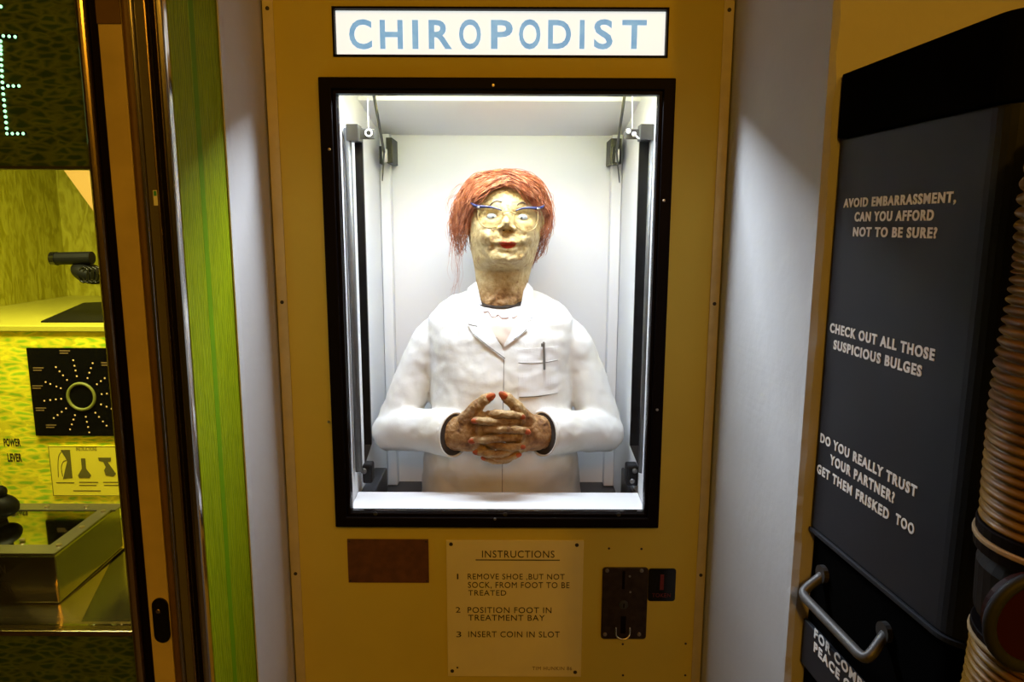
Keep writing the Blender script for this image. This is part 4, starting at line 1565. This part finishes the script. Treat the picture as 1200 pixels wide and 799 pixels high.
# black viewer on a crooked neck
vw = obj('viewer_tube', Tube([P(62, 303, 1.40), P(108, 302, 1.40)], 0.0125, 20), M['rubber'], gm, sm=False)
obj('viewer_cap', Tube([P(61, 303, 1.40), P(67, 303, 1.40)], 0.0135, 20), M['gloss_black'], vw)
eb = bmesh.new()
ellipsoid(eb, P(104, 320, 1.41), 0.034, 0.028, 0.020, 18, 12, Matrix.Rotation(R(22), 3, 'Y'))
obj('viewer_head', eb, M['rubber'], vw, sm=True)
obj('viewer_hose', Tube(catmull([P(112, 322, 1.41), P(128, 328, 1.42), P(150, 330, 1.45), (GX - 0.03, 1.5, P(150, 330, 1.45).z)], 5), 0.012, 14), M['rubber'], vw, sm=True)
for k in range(4):
    tpath = [P(98 + k * 5 + 6 * math.cos(a * math.pi / 6), 322 + 9 * math.sin(a * math.pi / 6), 1.385) for a in range(13)]
    obj('viewer_ring', Tube(tpath, 0.0018, 6, caps=False), M['gloss_black'], vw, sm=True)

# round dial display on the riser
DY = RY - 0.0005
a, b = P(33, 407, DY), P(153, 510, DY)
b.x = P(156, 407, DY).x
dp = obj('dial_display', Box(a.x, b.x, RY - 0.006, RY - 0.0003, b.z, a.z), M['gloss_black'], gm)
dp['label'] = 'black square display with a ring of radiating dots'
c = P(95.5, 464.5, RY - 0.006)
ring = [(c.x + 0.0255 * math.cos(i * math.pi / 20), RY - 0.0068, c.z + 0.0255 * math.sin(i * math.pi / 20)) for i in range(41)]
obj('dial_ring', Tube(ring, 0.0028, 8, caps=False), M['dimgold'], dp, sm=True)
base = None
for k in range(12):
    ang = 2 * math.pi * k / 12 + 0.12
    for j in range(4):
        rr = 0.040 + 0.0105 * j + random.uniform(-.001, .001)
        q = Vector((c.x + rr * math.cos(ang), RY - 0.0066, c.z + rr * math.sin(ang)))
        if not (a.x + 0.003 < q.x < b.x - 0.003 and b.z + 0.003 < q.z < a.z - 0.003):
            continue
        if base is None:
            eb = bmesh.new()
            ellipsoid(eb, (0, 0, 0), 0.0017, 0.0010, 0.0017, 8, 6)
            me = mesh_of(eb)
            me.materials.append(M['amber'])
            base = bpy.data.objects.new('indicator_light', me)
            o = base
        else:
            o = base.copy()
        COL.objects.link(o)
        o.parent = dp
        o.location = q - off
for k, (px, py) in enumerate(((45, 431), (44, 452), (48, 478), (60, 498), (76, 411), (125, 425))):
    p = P(px, py, RY - 0.006)
    bm = bmesh.new()
    for i in range(2):
        box(bm, p.x - 0.010, p.x + 0.010 - 0.004 * i, RY - 0.0066, RY - 0.0058, p.z - 0.001 - 0.0045 * i, p.z + 0.001 - 0.0045 * i)
    obj('print_mark', bm, M['dimtext'], dp)
# instruction plate with three drawings
a, b = P(57.5, 522, RY), P(64, 580, RY)
x1 = P(165, 522, RY).x
lp = obj('instruction_plate', Box(a.x, x1, RY - 0.003, RY - 0.0003, b.z, a.z), M['yellow_plate'], gm)
lp['label'] = 'yellow instruction plate with three small drawings'
brd = plate(bmesh.new(), a.x, x1, b.z, a.z, RY - 0.0034, RY - 0.0031, [(a.x + 0.001, x1 - 0.001, b.z + 0.001, a.z - 0.001)])
obj('plate_border', brd, M['olive'], lp)
ytext('lettering', 'INSTRUCTIONS', 89.5, 113, 528, 523.5, RY - 0.003, M['olive'], lp)


def poly(name, pts, mat, par, Y, th=0.0005):
    q = [P(x, y, Y) for x, y in pts]
    return obj(name, prism(bmesh.new(), [(p.x, p.z) for p in q], 'y', Y - th, Y + 0.0001), mat, par)


LYY = RY - 0.003
poly('drawing', [(71, 527), (82, 527), (85, 560), (74, 561), (77, 548), (79, 540)], M['olive'], lp, LYY)
obj('drawing', Tube(catmull([P(68.5, 559, LYY), P(68, 545, LYY), P(69, 534, LYY), P(73, 529, LYY), (P(79, 531, LYY)), P(79.5, 538, LYY), P(74, 541, LYY), P(72, 548, LYY), P(73.5, 558, LYY)], 4), 0.0007, 6), M['olive'], lp)
poly('drawing', [(95, 537), (100, 537), (101, 549), (107, 557), (105, 560), (93, 560), (91.5, 557), (96, 549)], M['olive'], lp, LYY)
poly('drawing', [(115, 536), (130, 536), (130, 540.5), (126, 541), (131, 548), (136, 555), (133, 558.5), (124, 557), (122, 551), (124, 547), (121, 541), (116, 540)], M['olive'], lp, LYY)
for x0, x1_, y in ((66, 87, 565.5), (93, 115, 565), (93, 113, 568.5), (121, 140, 565), (122, 140, 568.5), (86, 118, 575)):
    p0, p1 = P(x0, y + 0.5, LYY), P(x1_, y - 0.5, LYY)
    obj('print_mark', Box(p0.x, p1.x, LYY - 0.0004, LYY + 0.0001, p0.z, p1.z), M['olive'], lp)
ytext('lettering', 'POWER', 5, 23.5, 523, 513.5, RY, M['ink'], riser, 0.035)
ytext('lettering', 'LEVER', 9.5, 25, 541, 531, RY, M['ink'], riser, 0.035)

# control box on the table
def on_z(px, py, z):
    d = ray(px, py)
    t = (z - EYE) / d.z
    return Vector((d.x * t, d.y * t, z))


fY = 0.985
p_ft = P(64, 651, fY)        # front upper right corner
topz = p_ft.z
p_fb = P(70, 707, fY)
botz = p_fb.z
rb = on_z(140, 592, topz)
lX = -1.02
xr = p_ft.x
cbb = bmesh.new()
xs0 = p_fb.x + 0.004
prism(cbb, [(lX, fY), (xr, fY), (rb.x + 0.001, rb.y), (lX, rb.y)], 'z', botz, topz)
cbx = obj('control_box', cbb, M['tablesteel'], gm, bevel=0.003)
cbx['label'] = 'polished steel control box with a screwed glass lid'
# lid: bevelled metal frame with window
il, ir = lX + 0.03, xr - 0.026
ya, yb2 = fY + 0.030, rb.y - 0.028
lidb = bmesh.new()
for (x0, x1_, y0, y1) in ((lX, xr - 0.001, fY + 0.001, ya), (lX, xr - 0.001, yb2, rb.y), (lX, il, ya, yb2)):
    box(lidb, x0, x1_, y0, y1, topz, topz + 0.003)
prism(lidb, [(ir, ya), (xr - 0.001, ya), (xr + (rb.x - xr) * (yb2 - fY) / (rb.y - fY) - 0.001, yb2), (ir + (rb.x - xr) * 0.5, yb2)], 'z', topz, topz + 0.003)
lid = obj('lid_frame', lidb, M['bezel'], cbx)
obj('lid_glass', Box(il, ir, ya, yb2, topz + 0.0003, topz + 0.0015), M['lidglass'], cbx)
for px, py in ((26, 633), (69, 639), (96, 618), (121, 599), (101, 593.5), (55, 594), (16, 601)):
    q = on_z(px, py, topz + 0.003)
    obj('screw', disc(bmesh.new(), q, 0.0042, 0.003, 'z'), M['bright_screw'], lid)
# plinth below the box, its right flank sloping out
pl = bmesh.new()
pr = on_z(95, 729, tz)
prb = on_z(144, 630, tz)
v = [bm_ for bm_ in ()]
A = [pl.verts.new(p) for p in ((lX, fY - 0.012, tz + 0.0005), (pr.x, fY - 0.03 if False else pr.y, tz + 0.0005), (prb.x, prb.y, tz + 0.0005), (lX, rb.y, tz + 0.0005))]
B = [pl.verts.new(p) for p in ((lX, fY - 0.002, botz - 0.0005), (p_fb.x + 0.002, fY - 0.002, botz - 0.0005), (rb.x + 0.004, rb.y, botz - 0.0005), (lX, rb.y, botz - 0.0005))]
A[0].co.y = pr.y
pl.faces.new(A)
pl.faces.new(B[::-1])
for i in range(4):
    pl.faces.new((A[i], A[(i + 1) % 4], B[(i + 1) % 4], B[i]))
pth = obj('box_plinth', pl, M['brass'], gm)
fc = P(0, 680, fY - 0.0005)
for s, x0, x1_, yb_, yt in (('OPEN', -16, 5.5, 672, 662), ('DANGER', -34, 14.5, 694, 682)):
    ytext('lettering', s, x0, x1_, yb_, yt, fY - 0.0002, M['ink'], cbx, 0.01)
# lever with black knob behind the lid
kb = bmesh.new()
k0 = on_z(0, 608, topz + 0.003)
ellipsoid(kb, P(3, 592, k0.y), 0.026, 0.022, 0.018, 18, 12, Matrix.Rotation(R(20), 3, 'Y'))
lv = obj('lever_knob', kb, M['rubber'], gm, sm=True)
eb = bmesh.new()
ellipsoid(eb, P(-2, 577, k0.y), 0.013, 0.013, 0.012, 16, 10)
obj('knob_tip', eb, M['rubber'], lv, sm=True)
obj('lever_stem', Tube([(P(3, 592, k0.y)), (k0.x, k0.y, topz + 0.003)], 0.010, 14), M['darksteel'], lv, sm=True)

# ------------------------------------------------------------------ frisking machine at the right
A_ = P(977, 265, 0.842)
B_ = P(1148, 265, 0.61)
fa, fb2 = (A_.x, A_.y), (B_.x, B_.y)
cm = thing('frisking_machine', (0.62, 0.7, 0), 'dark slate console with white joke slogans and ribbed amber hoses', 'machine')


def F(px, py, o=0.0):
    dx, dy = fb2[0] - fa[0], fb2[1] - fa[1]
    l_ = math.hypot(dx, dy)
    n = Vector((dy / l_, -dx / l_, 0)) if False else Vector((-abs(dy) / l_, -(dx / l_) * (1 if dy < 0 else -1), 0))
    a2, b2 = (fa[0] + n.x * o, fa[1] + n.y * o), (fb2[0] + n.x * o, fb2[1] + n.y * o)
    return onplane(px, py, a2, b2)


fd = Vector((fb2[0] - fa[0], fb2[1] - fa[1], 0)).normalized()       # towards the camera
fn = Vector((fd.y, -fd.x, 0)).normalized()
if fn.x > 0:
    fn = -fn


def outline(out, rad, x_end=1.12, back=0.842):
    """plan of the console: face, rounded front corner, front"""
    a = Vector((*fa, 0)) + fn * out
    b = Vector((*fb2, 0)) + fn * out
    a = a + fd * ((back - a.y) / fd.y)
    pts = [(x_end, back), (a.x, a.y)]
    # corner: arc from direction fd to direction +X
    st = b
    r = rad
    cen = st - fn * r
    ang0 = math.atan2(fn.y, fn.x)
    a0 = ang0 if ang0 > 0 else ang0 + 2 * math.pi
    a1 = 1.5 * math.pi
    for i in range(9):
        t = a0 + (a1 - a0) * i / 8
        pts.append((cen.x + r * math.cos(t), cen.y + r * math.sin(t)))
    pts.append((x_end, cen.y - r))
    return pts


z_bot = (F(945, 612).z + F(1085, 727).z) / 2
z_cap = (F(985, 163).z + F(1164, 122).z) / 2
z_top = (F(988, 88).z) 
mb = prism(bmesh.new(), outline(0, 0.03), 'z', z_bot, z_cap - 0.001)
mbx = obj('console_box', mb, M['slate'], cm, bevel=0.002)
mbx['label'] = 'slate grey upper box with white lettering'
obj('console_cap', prism(bmesh.new(), outline(0.004, 0.03), 'z', z_cap, z_top), M['capblack'], cm, bevel=0.002)
obj('box_rim', prism(bmesh.new(), outline(0.0025, 0.031), 'z', z_bot - 0.006, z_bot - 0.0003), M['slate'], cm, bevel=0.001)
obj('lower_unit', prism(bmesh.new(), outline(-0.006, 0.02), 'z', 0.0, z_bot - 0.0065), M['capblack'], cm)
dr0, dr1 = F(940, 735, -0.016).z, F(931, 765, -0.016).z
zd1 = F(950, 727, -0.006).z
db = bmesh.new()
a = Vector((*fa, 0)) + fn * -0.0055
b = Vector((*fb2, 0)) + fn * -0.0055
pts = [(a.x, a.y), (b.x, b.y), (b.x + fn.x * 0.006, b.y + fn.y * 0.006), (a.x + fn.x * 0.006, a.y + fn.y * 0.006)]
drw = obj('drawer_front', prism(db, pts, 'z', zd1 - 0.062, zd1), M['slate'], cm, bevel=0.0015)


def ftext(s, l0, r0, hpx, off=0.0, bold=0.034, par=None):
    pa, pb = F(*l0, off), F(*r0, off)
    z = (pa.z + pb.z) / 2
    pa.z = z
    pb.z = z
    top = F(l0[0], l0[1] - hpx, off)
    d = pb - pa
    return obj('lettering', text_mesh(s, pa + fn * 0.0003, d, (0, 0, 1), d.length, top.z - F(*l0, off).z, 0.0006, bold, space=1.22), M['letter'], par or mbx)


ftext('AVOID EMBARRASSMENT,', (988.7, 242), (1120, 239), 10.6)
ftext('CAN YOU AFFORD', (1001.5, 259.5), (1093.8, 258.5), 11.2)
ftext('NOT TO BE SURE?', (999.6, 277.8), (1097.6, 278.5), 11.2)
ftext('CHECK OUT ALL THOSE', (972.6, 390.4), (1095, 421.5), 11.5)
ftext('SUSPICIOUS BULGES', (976.8, 410.0), (1079.8, 440.5), 11.5)
ftext('DO YOU REALLY TRUST', (961.3, 519.5), (1074.2, 581), 11.3)
ftext('YOUR PARTNER?', (972.6, 545), (1048, 588.5), 12)
ftext('GET THEM FRISKED', (957.4, 555.5), (1041.7, 607.5), 11.3)
ftext('TOO', (1049.5, 613), (1071, 627.5), 13)
ftext('FOR COMPLETE', (953.5, 755.0), (1040, 832), 12, 0.0005, par=drw)
ftext('PEACE OF MIND', (953, 772), (1042, 853), 12, 0.0005, par=drw)

# steel grab handle
h0, h1 = F(966, 676, -0.006), F(1040, 736, -0.006)
hz = (h0.z + h1.z) / 2
h0.z = h1.z = hz
g0, g1 = F(938, 694, 0.022), F(1015, 776, 0.022)
g0.z = g1.z = (g0.z + g1.z) / 2
hd = obj('handle', Tube([h0, h0 * 0.7 + g0 * 0.3] + catmull([h0 * 0.35 + g0 * 0.65, h0 * 0.08 + g0 * 0.92 + fd * 0.003, g0 + (g1 - g0) * 0.10], 4) + [g0 + (g1 - g0) * 0.3, g0 + (g1 - g0) * 0.7] + catmull([g1 - (g1 - g0) * 0.10, h1 * 0.08 + g1 * 0.92 - fd * 0.003, h1 * 0.35 + g1 * 0.65], 4) + [h1 * 0.7 + g1 * 0.3, h1], 0.0058, 14), M['steel'], cm, sm=True)
for q in (h0, h1):
    obj('handle_foot', Tube([q, q + fn * 0.006], 0.011, 16), M['darksteel'], hd)

# ribbed hose arm
def ribbed(path, r, pitch, amp):
    pa = catmull(path, 30)
    L = [0]
    for p, q in zip(pa, pa[1:]):
        L.append(L[-1] + (q - p).length)
    n = int(L[-1] / pitch * 8)
    bm = bmesh.new()
    pts, rad = [], []
    for i in range(n + 1):
        s = L[-1] * i / n
        k = max(j for j in range(len(L)) if L[j] <= s + 1e-9)
        k = min(k, len(pa) - 2)
        t = (s - L[k]) / max(1e-9, L[k + 1] - L[k])
        pts.append(pa[k] + (pa[k + 1] - pa[k]) * t)
        rad.append(r + amp * abs(math.sin(math.pi * s / pitch)) ** 0.7 - amp * 0.5)
    tube(bm, pts, rad, 40)
    return bm


HY = 0.50
hr = 0.058
hp = [Vector((0.62, 0.60, 1.56)), Vector((0.54, 0.535, 1.60)), P(1335, 180, HY), P(1304, 330, HY), P(1278, 450, HY), P(1264, 560, HY), P(1258, 622, HY)]
obj('ribbed_hose', ribbed(hp, hr, 0.0078, 0.0052), M['hose'], cm, sm=True)


def band(name, path, r, mat, n=40):
    return obj(name, Tube(path, r, n), mat, cm, sm=False, bevel=0.001)


e = hp[-1]
dn = (hp[-1] - hp[-2]).normalized()
band('hose_clamp', [e - dn * 0.002, e + dn * 0.007], hr + 0.004, M['black'])
band('hose_clamp', [e + dn * 0.0072, e + dn * 0.0115], hr + 0.006, M['tan'])
band('hose_clamp', [e + dn * 0.0117, e + dn * 0.020], hr + 0.005, M['black'])
knuckle0 = e + dn * 0.021
knuckle1 = e + dn * 0.085
jt = obj('joint_housing', Tube([knuckle0, knuckle0 + dn * 0.012, knuckle1 - dn * 0.012, knuckle1], [hr - 0.004, hr + 0.002, hr + 0.002, hr - 0.006], 40), M['rubber'], cm, sm=False, bevel=0.002)
fc = P(1212, 726, 0.452)
rp = [fc + Vector((0.034 * math.cos(i * math.pi / 16), -0.004, 0.034 * math.sin(i * math.pi / 16))) for i in range(33)]
obj('joint_ring', Tube(rp, 0.0045, 10, caps=False), M['slate'], jt, sm=True)
obj('joint_disc', Tube([fc + Vector((0, 0.01, 0)), fc + Vector((0, -0.004, 0))], 0.031, 32), M['darkred'], jt)
e2 = knuckle1 + dn * 0.001
band('hose_clamp', [e2, e2 + dn * 0.006], hr + 0.003, M['black'])
band('hose_clamp', [e2 + dn * 0.0062, e2 + dn * 0.010], hr + 0.0045, M['tan'])
q = e2 + dn * 0.0105
obj('ribbed_hose', ribbed([q, q + dn * 0.05 + Vector((-0.004, 0, 0)), q + dn * 0.12 + Vector((-0.02, -0.01, 0)), q + dn * 0.22 + Vector((0.0, 0.02, 0)), q + dn * 0.30 + Vector((0.05, 0.12, 0))], hr, 0.0078, 0.0052), M['hose'], cm, sm=True)
